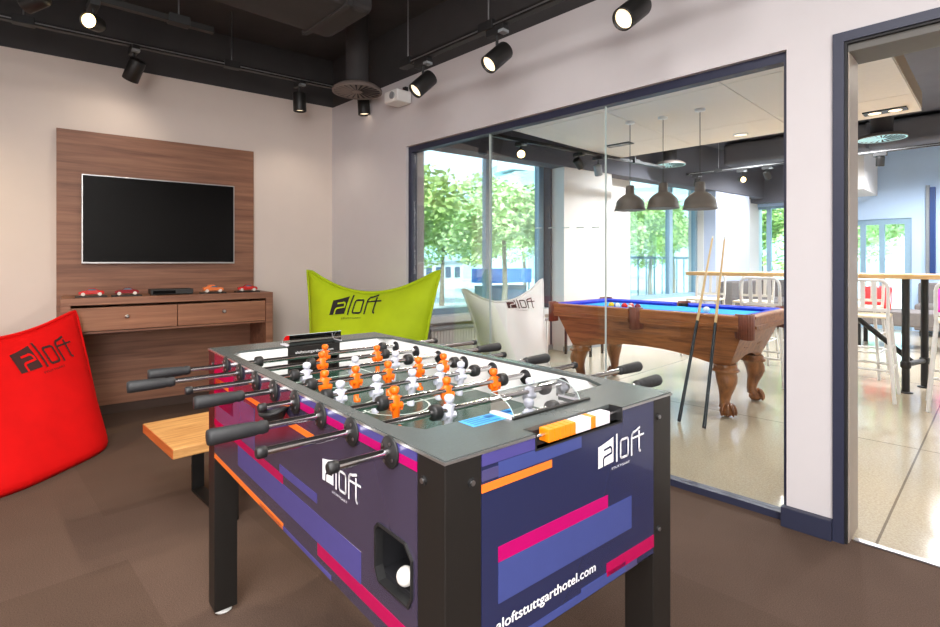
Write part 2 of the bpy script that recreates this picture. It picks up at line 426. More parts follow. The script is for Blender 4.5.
# far end wall with a glazed door and a window
w = MB()
EW = 12.0
def ew(x0, x1, z0, z1, m='wallblue'): w.box(x0, EW, z0, x1, EW + .25, z1, M[m])
ew(-4.3, -3.69, 0, CEIL, 'wallw'); ew(-3.69, -2.75, 2.36, CEIL); ew(-3.69, -2.75, 0, .55, 'wallw'); ew(-2.75, -2.13, 0, CEIL); ew(-2.13, -1.16, 1.99, CEIL); ew(-1.16, 2.6, 0, CEIL)
struct(w.build('wall_far'))
struct(MB().box(-3.75, 11.7, 2.42, -2.72, EW, CEIL, M['darkg']).build('trim_soffit'))
struct(MB().box(-2.7, 10.7, 2.42, -1.64, EW, CEIL, M['wallw']).build('trim_bulkhead'))

# acoustic raft over the pool table
w = MB(); w.box(-3.63, 3.02, 2.63, -.56, 6.33, 2.77, M['dark'])
xs = [-3.65, -2.6, -1.55, -.54]; ys = [3.0, 4.3, 5.63, 6.345]
for i in range(3):
    for j in range(3):
        w.box(xs[i] + .004, ys[j] + .004, 2.6, xs[i + 1] - .004, ys[j + 1] - .004, 2.63, M['raft'])
w.box(-.56, 3.0, 2.63, -.54, 6.345, 2.77, M['raftedge'])
struct(w.build('ceiling_raft'))

# glass partition: navy frame, three panes butt-jointed
wr = bpy.data.objects.new('window_1', None); COL.objects.link(wr); wr['kind'] = 'structure'
f = MB(); y0, y1 = 2.765, 2.825
f.box(-3.575, y0, .035, -3.535, y1, 2.145, M['navy']); f.box(-.727, y0, .035, -.708, y1, 2.145, M['navy'])
f.box(-3.575, y0, 2.145, -.708, y1, 2.19, M['navy']); f.box(-3.575, y0, 0, -.708, y1, .035, M['navy'])
f.build('window_frame', wr)
xs = [-3.535, -2.645, -1.686, -.727]
for i in range(3):
    MB().box(xs[i] + .002, 2.790, .035, xs[i + 1] - .002, 2.800, 2.145, M['glass']).build('glass_pane', wr)
for x in xs[1:3]:
    MB().box(x - .003, 2.789, .035, x + .003, 2.801, 2.145, M['glasse']).build('glass_joint', wr)
d = MB()
for k in range(5):
    x = -2.22 + .11 * k; d.box(x, 2.7885, 1.435 - .004 * k, x + .055, 2.7892, 1.441 - .004 * k, M['glasse'])
d.build('pane_dashes', wr)  # row of short pale dashes on the middle pane

# doorway
dr = bpy.data.objects.new('door_1', None); COL.objects.link(dr); dr['kind'] = 'structure'
f = MB()
f.box(-.527, 2.717, 0, -.486, 2.745, 2.155, M['navy']); f.box(-.527, 2.717, 2.155, .56, 2.745, 2.196, M['navy']); f.box(.52, 2.717, 0, .56, 2.745, 2.155, M['navy'])
f.build('door_casing', dr)
f = MB(); f.box(-.486, 2.727, 0, -.476, 2.765, 2.145, M['nearblack']); f.box(-.486, 2.727, 2.145, .52, 2.765, 2.155, M['nearblack'])
f.build('door_seal', dr)
f = MB(); f.box(-.5205, 2.746, 0, -.473, 2.94, 2.115, M['jamb']); f.box(.515, 2.746, 0, .55, 2.955, 2.115, M['jamb'])
f.build('door_jamb', dr)
MB().box(-.5205, 2.746, 2.115, .55, 2.955, 2.1855, M['jambtop']).build('door_head', dr)
MB().box(-.463, 2.78, 0, .515, 2.81, .006, M['steel']).build('threshold', dr)
struct(MB().box(-.724, 2.70, 0, -.528, YW0, .09, M['navy']).build('baseboard_right', bevel=.003))
struct(MB().box(-4.75, 2.718, 0, -3.58, YW0, .07, M['navy']).build('baseboard_corner', bevel=.003))

# outer windows
def window(n, x0, x1, zb, zt, mull, fw=.07, left=.07, right=.07):
    r = bpy.data.objects.new('window_%d' % n, None); COL.objects.link(r); r['kind'] = 'structure'; r.location = TV0; r.rotation_euler = (0, 0, TVR)
    f = MB(); a, b = .12, .2
    f.box(x0, a, zb + fw, x0 + left, b, zt - fw, M['winfr']); f.box(x1 - right, a, zb + fw, x1, b, zt - fw, M['winfr'])
    f.box(x0, a, zt - fw, x1, b, zt, M['winfr']); f.box(x0, a, zb, x1, b, zb + fw, M['winfr'])
    for q in mull: f.box(q - .05, a, zb + fw, q + .05, b, zt - fw, M['winfr'])
    f.build('window_frame', r)
    qs = [x0 + left] + list(mull) + [x1 - right]
    for i in range(len(qs) - 1): MB().box(qs[i], .155, zb + fw, qs[i + 1], .162, zt - fw, M['wglass']).build('glass_pane', r)
    MB().box(x0, -.07, zb - .075, x1, .12, zb, M['sill']).build('window_sill', r)
window(2, 1.0, 3.12, .58, 2.62, [2.13], right=.09)
window(3, 4.93, 7.15, .58, 2.62, [6.28], left=.05, right=.07)
def endwin(name, x0, x1, z0, z1, mull, fw):
    r = bpy.data.objects.new(name, None); COL.objects.link(r); r['kind'] = 'structure'
    f = MB(); a, b = EW + .02, EW + .1
    f.box(x0, a, z0 + fw * .6, x0 + fw, b, z1 - fw, M['winfr']); f.box(x1 - fw, a, z0 + fw * .6, x1, b, z1 - fw, M['winfr']); f.box(x0, a, z1 - fw, x1, b, z1, M['winfr']); f.box(x0, a, z0, x1, b, z0 + fw * .6, M['winfr'])
    for q in mull: f.box(q - .04, a, z0 + fw * .6, q + .04, b, z1 - fw, M['winfr'])
    f.build('frame', r)
    MB().box(x0 + fw, EW + .05, z0, x1 - fw, EW + .057, z1 - fw, M['wglass']).build('glass_pane', r)
endwin('window_4', -3.69, -2.75, .55, 2.36, [-3.44], .05)
endwin('door_2', -2.13, -1.16, 0, 1.99, [-1.86, -1.58], .1)

# ------------------------------------------------------------------ outside
struct(MB().box(-60, -25, -.4, -5.9, 60, -.25, M['paving']).box(-5.9, 12.6, -.4, 30, 60, -.25, M['paving']).build('ground_outside'))
hb = MB(); rings = []
for j in range(9):
    ring = []
    for i in range(41):
        a = R(80 + 135 * i / 40); rr = 46 + 7.5 * j
        z = (-.4, 3, 7, 11, 14.5, 17.5, 20, 22, 23)[j] * (.7 + .18 * math.sin(i * .55) + .1 * math.sin(i * 1.3 + 1)) 
        ring.append((rr * math.cos(a), rr * math.sin(a), z))
    rings.append(ring)
vs = [p for r_ in rings for p in r_]
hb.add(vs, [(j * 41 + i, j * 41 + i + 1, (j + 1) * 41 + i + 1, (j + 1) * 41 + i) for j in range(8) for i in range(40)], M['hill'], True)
struct(hb.build('hill_outside'))

def crown_mesh(seed, m, n=5200):
    rnd = random.Random(seed); b = MB()
    lobes = [(rnd.uniform(-.8, .8), rnd.uniform(-.8, .8), rnd.uniform(-.7, .8), rnd.uniform(.6, 1.0)) for _ in range(9)]
    for k in range(n):
        l = lobes[k % 9]
        d_ = Vector((rnd.gauss(0, 1), rnd.gauss(0, 1), rnd.gauss(0, 1))).normalized() * l[3] * rnd.uniform(.65, 1.0)
        p = Vector(l[:3]) + d_
        a = Vector((rnd.gauss(0, 1), rnd.gauss(0, 1), rnd.gauss(0, 1))).normalized(); c = a.orthogonal().normalized(); s_ = rnd.uniform(.06, .12)
        b.add([p - a * s_, p + c * s_ * .5, p + a * s_, p - c * s_ * .5], [(0, 1, 2, 3)], m)
    return b
trees = [(-9.0, 6.4), (-9.0, 10.0), (-13.2, 8.0), (-8.8, 13.6), (-8.6, 17.2), (-13.0, 18.8), (-13.2, 11.6), (-10.2, 22.4), (-5.0, 16.8), (-1.4, 16.6), (2.2, 16.8), (-3.4, 20.6), (-17.0, 9.6), (-17.0, 13.6), (-17.0, 17.6), (-12.8, 15.4)]
tl_ = ['leafy tree outside, at the left edge of the first pool room window', 'leafy tree outside, just left of the mullion in the first pool room window', 'leafy tree outside, second row behind the first window',
       'leafy tree outside, between the first and second pool room windows', 'leafy tree outside, seen through the left half of the second window', 'leafy tree outside, far behind the second window',
       'leafy tree outside, furthest behind the first window', 'leafy tree outside, seen through the right half of the second window', 'leafy tree beyond the far corner window of the lounge',
       'leafy tree beyond the glazed door at the lounge end', 'leafy tree outside, right of the glazed lounge door', 'leafy tree outside, deep behind the far corner window', 'leafy tree in the third row, far left through the first window', 'leafy tree in the third row, middle of the first window', 'leafy tree in the third row, right side of the first window', 'leafy tree in the second row, by the blue stall']
proto = {}
for i, (x, y) in enumerate(trees):
    kind = i % 2
    if kind not in proto:
        t = thing('tree', tl_[i], 'tree', (x, y, -.25), 0, 'trees outside the windows')
        MB().path([(0, 0, 0), (.05, .02, .8), (-.03, .06, 2.2)], [.09, .07, .05], M['bark']).build('trunk', t)
        c = crown_mesh(3 + kind, M['leaf'] if kind == 0 else M['leaf2']).build('crown', t); c.location = (0, 0, 2.5); c.scale = (.98, .98, .82)
        proto[kind] = t
    else: dup(proto[kind], (x, y, -.25), i * .9, tl_[i])

# railing outside the second window
def railing(name, x0, x1, yoff, label):
    t = thing(name, label, 'railing', tvw(x0, yoff), TVR)
    L_ = x1 - x0
    b = MB(); b.box(0, 0, 1.28, L_, .05, 1.33, M['fence']); b.box(0, .01, .1, L_, .04, .14, M['fence']); b.build('rail', t)
    for k in range(int(L_ / .3) + 1):
        MB().box(k * .3, .015, -.26, k * .3 + .025, .035, 1.28, M['fence']).build('baluster', t)
railing('railing', 4.6, 10.2, 1.7, 'pale metal railing with upright bars outside the second window')
# low white pavilion and blue awning seen outside the first window
t = thing('pavilion', 'low white outbuilding with dark windows beyond the trees outside the first window', 'building', (-21.5, 18.6, -.25), TVR)
MB().box(-1.6, 0, 0, 1.7, 1.6, 1.45, M['house']).build('wall', t)
MB().box(-1.75, -.15, 1.45, 1.85, 1.75, 1.53, M['roof']).build('roof', t)
for k in range(5): MB().box(-1.35 + .62 * k, -.02, .6, -1.0 + .62 * k, 0, 1.2, M['housewin']).build('window', t)
t = thing('market_stall', 'blue awning stall standing outside the first window', 'stall', (-11.0, 12.6, -.25), TVR)
MB().prism([(-.9, 0), (.9, 0), (.9, .9), (-.9, .9)], .8, 1.25, M['awning']).build('awning', t)
MB().box(-.85, .2, 0, .85, .8, .7, M['housewin']).build('counter', t)
for sx in (-.85, .8):
    MB().box(sx, .02, 0, sx + .05, .07, .8, M['fence']).build('post', t)
hs = [(-34, 22), (-32, 30), (-38, 27), (-27, 37), (-30, 35), (-41, 20), (-22, 42)]
hl = ['pale hillside house, seen highest through the first window', 'pale hillside house, right of the mullion in the first window', 'pale hillside house on the upper slope behind the first window',
      'pale hillside house seen through the second window', 'pale hillside house, lower slope between the windows', 'pale hillside house at the left end of the slope', 'pale hillside house at the right end of the slope']
def hz(x, y):
    rr = math.hypot(x, y); i = (math.degrees(math.atan2(y, x)) - 80) / 135 * 40; j = max(0, min(7.99, (rr - 46) / 7.5))
    zz = (-.4, 3, 7, 11, 14.5, 17.5, 20, 22, 23); k = int(j)
    return max(-.3, (zz[k] + (zz[k + 1] - zz[k]) * (j - k)) * (.7 + .18 * math.sin(i * .55) + .1 * math.sin(i * 1.3 + 1)))
first = None
for i, (x, y) in enumerate(hs):
    k = 1.45 + .07 * i; x *= k; y *= k
    z = hz(x, y) - .6
    if first is None:
        first = thing('house', hl[0], 'house', (x, y, z), .6, 'houses on the far hillside')
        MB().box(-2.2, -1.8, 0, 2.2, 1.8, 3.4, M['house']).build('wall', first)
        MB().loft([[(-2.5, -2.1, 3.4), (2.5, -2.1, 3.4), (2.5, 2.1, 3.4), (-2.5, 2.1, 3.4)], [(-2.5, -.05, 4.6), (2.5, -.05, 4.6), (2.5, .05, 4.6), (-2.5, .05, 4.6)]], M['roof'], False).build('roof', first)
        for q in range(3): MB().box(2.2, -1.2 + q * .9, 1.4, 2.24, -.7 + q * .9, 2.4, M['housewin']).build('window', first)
    else: dup(first, (x, y, z), .4 + .25 * i, hl[i])

# ------------------------------------------------------------------ TV wall furniture (TV wall frame)
def tvthing(name, label, cat, x, y=0, z=0): return thing(name, label, cat, tvw(x, y, z), TVR)
t = tvthing('veneer_backboard', 'tall walnut veneer panel behind the television', 'wall panel', -1.52)
MB().box(-.715, -.04, .075, .715, -.002, 2.228, M['walnut']).build('panel_board', t, .002)
MB().box(-.71, -.03, 0, .71, -.002, .075, M['plinth']).build('plinth', t)
t = tvthing('television', 'wall-mounted black flat screen television on walnut panel', 'television', -1.531, -.04, 1.196)
MB().box(-.552, -.035, 0, .552, -.002, .695, M['silver']).build('bezel', t, .003)
MB().box(-.543, -.0365, .014, .543, -.034, .686, M['screen']).build('screen', t)
MB().box(-.15, -.01, .15, .15, -.0015, .5, M['black']).build('wall_bracket', t)
t = tvthing('console_table', 'walnut console with two drawers and open kneehole under the television', 'console', -1.4935)
D0, D1 = -.54, -.042
MB().box(-.712, D0, .905, .712, D1, .955, M['walnut']).build('top', t, .002)
for s_ in (-1, 1): MB().box(min(s_ * .712, s_ * .655), D0, 0, max(s_ * .712, s_ * .655), D1, .905, M['walnut']).build('side_panel', t, .002)
MB().box(-.655, D0 + .03, .70, .655, D1, .715, M['walnut']).build('drawer_floor', t)
for a, b in ((-.653, -.004), (0.0, .653)):
    dw = MB().box(a + .001, D0 + .012, .72, b, D0 + .035, .885, M['walnut2']).build('drawer', t, .002)
    cx = (a + b) / 2
    k = MB().lathe([(.0, 0), (.006, .0), (.006, .012), (.014, .018), (.014, .026), (.008, .03)], M['silver'], 14, Matrix.Translation((cx, D0 + .012, .815)) @ Matrix.Rotation(R(90), 4, 'X')).build('knob', dw)

def car(label, x, y, body, old=False):
    t = tvthing('model_car', label, 'model car', x, y, .955)
    MB().box(-.095, -.045, 0, .095, .045, .01, M['black']).build('display_base', t, .002)
    b = MB()
    prof = [(-.075, .022), (-.075, .04), (-.05, .046), (-.03, .048), (-.012, .064), (.022, .064), (.042, .05), (.07, .045), (.078, .036), (.078, .022)]
    if old: prof = [(-.075, .024), (-.072, .05), (-.04, .055), (-.035, .07), (.01, .07), (.02, .05), (.07, .046), (.078, .036), (.076, .024)]
    T = Matrix.Rotation(R(90), 4, 'X')
    b.prism([(p[0], p[1]) for p in prof], -.03, .03, body, T, True)
    b.build('car_body', t, .004)
    gl = MB()
    gl.prism([(-.026, .05), (-.011, .061), (.02, .061), (.036, .05)], -.0306, .0306, M['housewin'], T)
    gl.build('side_window', t)
    for sx in (-.048, .05):
        for sy in (-1, 1):
            MB().tube((sx, sy * .024, .0225), (sx, sy * .034, .0225), .0125, M['tyre']).build('wheel', t)
car('bright red model car on black base at the left end of the walnut console', -2.03, -.40, M['carred'])
car('dark maroon model car, second from the left on the walnut console', -1.815, -.42, M['carmar'])
car('orange and white vintage model car right of the black media box', -1.225, -.42, M['carora'], True)
car('small red model car at the right end of the walnut console', -.955, -.40, M['carred'])
t = tvthing('media_box', 'flat black media box in the middle of the walnut console top', 'media player', -1.52, -.38, .955)
MB().box(-.145, -.09, .006, .145, .09, .045, M['blackpl']).build('case', t, .004)
MB().box(-.13, -.0915, .012, .02, -.09, .035, M['screen']).build('front_panel', t)
for sx in (-.12, .12): MB().box(sx - .015, -.08, 0, sx + .015, .08, .006, M['black']).build('foot', t)

# ------------------------------------------------------------------ bench
t = thing('bench', 'oak topped bench with black flat steel legs behind the foosball table', 'bench', (-2.77, .67, 0), 0)
b = MB(); b.box(-.255, 0, .355, .255, 1.15, .40, M['oak']); b.build('seat', t, .004)
MB().box(-.253, -.0015, .357, .253, 0, .398, M['oakend']).build('end_grain', t)
for yy in (.22, .93):
    b = MB(); b.box(-.245, yy, 0, .245, yy + .06, .012, M['black']); b.box(-.245, yy, 0, -.233, yy + .06, .355, M['black']); b.box(.233, yy, 0, .245, yy + .06, .355, M['black'])
    b.box(-.245, yy, .343, .245, yy + .06, .355, M['black'])
    b.build('leg_frame', t)

# ------------------------------------------------------------------ bean bags
def bag(name, label, base, rotz, lean, wb, wm, wt, hh, dip, T0, fab, ink, lx, lz, lw, lrot=0, negm=None, shear=0.0, slant=0.0):
    """big pillow bag: local x across, front toward -y, leaning back by `lean`"""
    t = thing(name, label, 'bean bag', base, rotz)
    NU, NV = 28, 28
    def half(v): return wb * (1 - v) ** 2 + 2 * wm * v * (1 - v) + wt * v * v
    def surf(u, v, side):
        u = max(-1.0, min(1.0, u)); v = max(0.0, min(1.0, v))
        hw = half(v)
        tip = max(0, abs(u) - .72) / .28
        z = hh * v * (1 + slant * u) - dip * (1 - min(1, u * u * 1.05)) * v ** 3 - .008 * hh * tip ** 2 * (v > .8) * (v - .8) / .2
        x = u * hw + shear * (1 - v)
        prof = (1 - abs(u) ** 2.6) ** .75 * (1 - v ** 3.2) ** .8
        th = T0 * prof * (.62 + .75 * (1 - v) ** 1.3)
        if v < .12: th *= .80 + .20 * math.sqrt(max(0, 1 - ((.12 - v) / .12) ** 2))
        th += .006
        y = -th if side > 0 else th * .8
        y += .012 * math.sin(5 * u + 3 * v) * prof + .008 * math.sin(11 * u - 7 * v) * prof * v
        y += math.tan(lean) * z
        return Vector((x, y, max(z, .0)))
    b = MB(); vs = []; fs = []
    for side in (1, -1):
        base_i = len(vs)
        for j in range(NV + 1):
            for i in range(NU + 1): vs.append(surf(-1 + 2 * i / NU, j / NV, side))
        for j in range(NV):
            for i in range(NU):
                a = base_i + j * (NU + 1) + i
                fs.append((a, a + 1, a + NU + 2, a + NU + 1))
    n1 = (NU + 1) * (NV + 1)
    for j in range(NV):
        for i in (0, NU):
            a = j * (NU + 1) + i; fs.append((a, a + NU + 1, n1 + a + NU + 1, n1 + a))
    for i in range(NU):
        for j in (0, NV):
            a = j * (NU + 1) + i; fs.append((a, a + 1, n1 + a + 1, n1 + a))
    b.add(vs, fs, fab, True)
    b.build('cover', t)
    # stitched flange round the edge
    e = MB(); pts = []
    for j in range(3, NV + 1): pts.append(surf(-1, j / NV, 1) + Vector((-.006, .006, 0)))
    for i in range(1, NU + 1): pts.append(surf(-1 + 2 * i / NU, 1, 1) + Vector((0, .006, .006)))
    for j in range(NV - 1, 2, -1): pts.append(surf(1, j / NV, 1) + Vector((.006, .006, 0)))
    e.path(pts, .011, fab, 8); e.build('seam_flange', t)
    pos, neg, ext = logo_polys()
    p = MB(); k = lw / 166.0; c, s_ = math.cos(lrot), math.sin(lrot)
    def place(q, off):
        out = []
        for X, Y in q:
            X2, Y2 = (X - 83) * k, (Y - 22) * k
            x = lx + X2 * c - Y2 * s_; z = lz + X2 * s_ + Y2 * c
            v = z / hh
            for _ in range(4):
                u = (x - shear * (1 - v)) / half(v); v = v + (z - surf(u, v, 1).z) / hh
            P = surf(u, v, 1); dn = Vector((0, -off, 0)); out.append(P + dn)
        return out
    for q in pos: p.poly(place(q, .006), ink)
    for q in neg: p.poly(place(q, .0085), negm or fab)
    p.build('logo_print', t); p = MB()
    for q in ext: p.poly(place(q, .006), ink)
    p.build('town_lettering', t)
    return t
# red: faces +x +y
bag('bean_bag', 'big red pillow bean bag leaning in front of the walnut console', (-3.94, .225, 0), math.atan2(.816, -.578) - 0, R(13), .60, .59, .575, .875, .12, .22, M['red'], M['bagbrown'], .25, .635, .40, R(5))
bag('bean_bag', 'lime green pillow bean bag in the corner beside the glass wall', (-3.335, 2.125, 0), math.atan2(.47, .88), R(9), .44, .44, .565, 1.15, .18, .27, M['green'], M['bagblack'], -.06, .875, .40, R(3))
bag('bean_bag', 'white pillow bean bag in pool room by the first window', (-3.05, 3.50, 0), math.atan2(.725, .293), R(9), .31, .29, .405, 1.015, .17, .20, M['whitebag'], M['bagblack'], .14, .83, .27, R(-2), shear=.12, slant=.035)

# ------------------------------------------------------------------ foosball table (local: x across, y along, origin at the near left corner)
TW, TLN, TH = .675, 1.397, .901
FS = .972; FD = .0339 / FS      # table scale, extra leg length in table units
FB = thing('foosball_table', 'foosball table with navy and plum printed panels and chrome rods', 'foosball table', (-.6096 * FS, .5424 * FS, .0339), R(85.64)); FB.scale = (FS, FS, FS)
LG = .076; BZ = .545
for (x, y) in ((0, 0), (TW - LG, 0), (0, TLN - LG), (TW - LG, TLN - LG)):
    lg = MB().box(x, y, .022 - FD, x + LG, y + LG, TH - .006, M['leg']).build('leg', FB, .002)
    MB().lathe([(.016, 0), (.030, .003), (.031, .009), (.022, .014), (.012, .024)], M['whitepl'], 18, None, (x + LG / 2, y + LG / 2, -FD)).build('levelling_foot', lg)
    sb = MB()
    for (px_, py_, ax) in ((x + .054 if x == 0 else x + .02, y if y == 0 else y + LG, 'y'), (x if x == 0 else x + LG, y + .057 if y == 0 else y + .02, 'x')):
        for zz in (.853, .594):
            if ax == 'y': dirv = Vector((0, -1 if y == 0 else 1, 0))
            else: dirv = Vector((-1 if x == 0 else 1, 0, 0))
            P = Vector((px_, py_, zz)); sb.tube(P, P + dirv * .003, .008, M['blackpl']); sb.tube(P + dirv * .003, P + dirv * .005, .0045, M['steel'])
    sb.build('bolt', lg)
# panels. stripes are part of the panel's own printed mesh
def zpan(mb, plane, items):
    for a0, a1, z0, z1, m in items:
        if plane == 'end': mb.box(a0, -.0012 + .0, z0, a1, .001, z1, M[m])
        else: mb.box(-.0012, a0, z0, .001, a1, z1, M[m])
p = MB(); p.box(LG, .0, BZ, TW - LG, .012, .872, M['panelN']); p.box(LG, 0, .872, .205, .012, .895, M['panelN']); p.box(.472, 0, .872, TW - LG, .012, .895, M['panelN'])
zpan(p, 'end', [(LG, .205, .873, .894, 'lilac'), (LG, .113, .848, .866, 'slate'), (.113, .336, .846, .872, 'peri'), (LG, .249, .829, .843, 'orng'), (.113, .423, .702, .728, 'pink'), (.113, .423, .632, .702, 'peri'), (.423, .509, .632, .702, 'peri'),
                 (.419, TW - LG, .559, .587, 'crim'), (.336, .486, BZ, .568, 'peri'), (.18, .336, BZ, .560, 'peri'), (.486, .53, BZ, .559, 'slate')])
ep = p.build('end_panel', FB)
p = MB(); HY0, HY1, HZ0, HZ1 = .0885, .2105, .6235, .7285
p.box(0, LG, .53, .012, HY0, .895, M['panelP']); p.box(0, HY1, .53, .012, TLN - LG, .895, M['panelP']); p.box(0, HY0, .53, .012, HY1, HZ0, M['panelP']); p.box(0, HY0, HZ1, .012, HY1, .895, M['panelP'])
TX = Matrix(((0, 0, 1, 0), (1, 0, 0, 0), (0, 1, 0, 0), (0, 0, 0, 1)))
for (a, b, c) in (((HY0, HZ0), (HY0 + .010, HZ0), (HY0, HZ0 + .020)), ((HY1, HZ0), (HY1 - .012, HZ0), (HY1, HZ0 + .020)), ((HY0, HZ1), (HY0 + .020, HZ1), (HY0, HZ1 - .020)), ((HY1, HZ1), (HY1 - .010, HZ1), (HY1, HZ1 - .010))):
    p.prism([a, b, c], 0, .012, M['panelP'], TX)
zpan(p, 'side', [(LG, .60, .878, .895, 'lilac'), (LG, .60, .861, .878, 'pink'), (.488, .64, .803, .818, 'orng'), (.835, 1.0, .803, .816, 'orng'), (1.15, 1.31, .79, .812, 'orng'), (.679, 1.32, .646, .669, 'crim'), (.269, 1.05, .584, .646, 'lilac'),
                  (.473, .70, .669, .690, 'lilac'), (.898, 1.30, .669, .79, 'slate'), (.676, 1.32, .53, .546, 'orng'), (LG, .468, .556, .584, 'crim'), (.40, .85, .53, .54, 'lilac'), (1.1, TLN - LG, .72, .86, 'crim')])  # tall crimson block by the far leg paints in the red bag's reflection
sp = p.build('side_panel', FB)
MB().box(TW - .012, LG, .53, TW, TLN - LG, .895, M['panelP']).build('side_panel', FB)
MB().box(LG, TLN - .012, .53, TW - LG, TLN, .895, M['panelN']).build('end_panel', FB)
# logos and web address
def flatlogo(name, parent, origin, ux, uz, k, town=True, negm=None):
    pos, neg, ext = logo_polys(town); q = MB(); O = Vector(origin); ux = Vector(ux); uz = Vector(uz); nn = ux.cross(uz)
    for a in pos: q.poly([O + ux * (x * k) + uz * (y * k) + nn * .0018 for x, y in a], M['white'])
    for a in neg: q.poly([O + ux * (x * k) + uz * (y * k) + nn * .0022 for x, y in a], negm)
    r_ = q.build(name, parent); q = MB()
    for a in ext: q.poly([O + ux * (x * k) + uz * (y * k) + nn * .0018 for x, y in a], M['white'])
    q.build('town_lettering', parent); return r_
flatlogo('logo_print', ep, (.389, 0, .790), (1, 0, 0), (0, 0, 1), .001, True, M['panelN'])
flatlogo('logo_print', sp, (0, .440, .734), (0, -1, 0), (0, 0, 1), .00104, True, M['panelP'])
v, fcs = text_mesh('aloftstuttgarthotel.com', .027, .272)
v = [(x, y * .95) for x, y in v]
q = MB()
for dx, dz in ((0, 0), (.0007, 0), (.0013, 0), (.0006, .0006), (.0006, -.0004)): q.add([(.107 + x + dx, -.0019 - dx * .05, .588 + y + dz) for x, y in v], fcs, M['white'])
q.build('web_address', ep)
# playing box
q = MB()
CZ = .785
q.box(.012, .012, CZ - .012, TW - .012, TLN - .012, CZ, M['field'])
q.box(.012, .012, .53, TW - .012, TLN - .012, .535, M['black'])
q.build('playing_field', FB)
q = MB(); zl = CZ + .0006; cx, cy = TW / 2, .68
def seg2(x0, y0, x1, y1): q.box(x0, y0, CZ, x1, y1, zl, M['fieldline'])
seg2(.03, cy - .003, TW - .03, cy + .003)
def ringm(cx, cy, r0, r1, a0, a1, n=40):
    for i in range(n):
        t0 = R(a0 + (a1 - a0) * i / n); t1 = R(a0 + (a1 - a0) * (i + 1) / n)
        q.add([(cx + r0 * math.cos(t0), cy + r0 * math.sin(t0), zl), (cx + r1 * math.cos(t0), cy + r1 * math.sin(t0), zl), (cx + r1 * math.cos(t1), cy + r1 * math.sin(t1), zl), (cx + r0 * math.cos(t1), cy + r0 * math.sin(t1), zl)], [(0, 1, 2, 3)], M['fieldline'])
ringm(cx, cy, .095, .101, 0, 360); ringm(cx, cy, 0, .008, 0, 360, 12)
for yb, s_ in ((.10, 1), (1.26, -1)):
    for (w_, d_) in ((.36, .20), (.24, .10)):
        seg2(cx - w_ / 2, min(yb, yb + s_ * d_), cx - w_ / 2 + .005, max(yb, yb + s_ * d_)); seg2(cx + w_ / 2 - .005, min(yb, yb + s_ * d_), cx + w_ / 2, max(yb, yb + s_ * d_))
        seg2(cx - w_ / 2, yb + s_ * d_ - .0025, cx + w_ / 2, yb + s_ * d_ + .0025)
    ringm(cx, yb + s_ * .20, .07, .075, 0 if s_ > 0 else 180, 180 if s_ > 0 else 360, 20)
q.build('field_lines', FB)
q = MB(); RL = .03
q.box(.012, .012, CZ, RL, TLN - .012, .893, M['fwall']); q.box(TW - RL, .012, CZ, TW - .012, TLN - .012, .893, M['fwall'])
q.box(RL, .05, CZ, TW - RL, .07, .893, M['fwall']); q.box(RL, 1.262, CZ, .235, 1.28, .893, M['fwall']); q.box(.44, 1.262, CZ, TW - RL, 1.28, .893, M['fwall'])
q.build('inner_wall', FB)
# goal at the far end with printed plate
g = MB(); g.box(.235, 1.30, CZ, .44, 1.31, .893, M['black']); g.box(.235, 1.262, CZ, .243, 1.30, .893, M['black']); g.box(.432, 1.262, CZ, .44, 1.30, .893, M['black']); g.box(.235, 1.258, .855, .44, 1.266, .895, M['black'])
gl = g.build('goal', FB)
v, fcs = text_mesh('aloftstuttgarthotel.com', .014, .15)
MB().add([(.262 + x, 1.2572, .869 + y) for x, y in v], fcs, M['white']).build('goal_lettering', gl)
# deck
k = MB(); z0, z1 = .893, TH
k.prism([(0, 0), (.205, 0), (.205, .030), (.472, .030), (.472, 0), (TW, 0), (TW, .085), (0, .085)], z0, z1, M['deck'])
k.prism([(0, .085), (.235, .085), (.235, .147), (.066, .147), (RL, .222), (0, .222)], z0, z1, M['deck'])
k.prism([(.440, .085), (TW, .085), (TW, .222), (TW - RL, .222), (TW - .066, .147), (.440, .147)], z0, z1, M['deck'])
k.box(0, .222, z0, RL, 1.2, z1, M['deck']); k.box(TW - RL, .222, z0, TW, 1.2, z1, M['deck'])
k.prism([(0, 1.2), (RL, 1.2), (.066, 1.262), (.235, 1.262), (.235, 1.315), (0, 1.315)], z0, z1, M['deck'])
k.prism([(TW, 1.2), (TW, 1.315), (.44, 1.315), (.44, 1.262), (TW - .066, 1.262), (TW - RL, 1.2)], z0, z1, M['deck'])
k.box(0, 1.315, z0, TW, TLN, z1, M['deck'])
k.build('deck', FB)
k = MB(); e = .0022; zz0, zz1 = .8905, .8935
k.box(-e, -e, zz0, TW + e, 0, zz1 + .004, M['silver']); k.box(-e, 0, zz0, 0, TLN, zz1 + .004, M['silver']); k.box(TW, 0, zz0, TW + e, TLN, zz1 + .004, M['silver'])
k2 = MB()
for b0, b1 in ((-e, .205), (.472, TW + e)): k2.box(b0, -e, .894, b1, 0, .8985, M['silver'])
k2.box(-e, 0, .894, 0, TLN + e, .8985, M['silver']); k2.box(TW, 0, .894, TW + e, TLN + e, .8985, M['silver']); k2.box(0, TLN, .894, TW, TLN + e, .8985, M['silver'])
k2.build('edge_trim', FB)
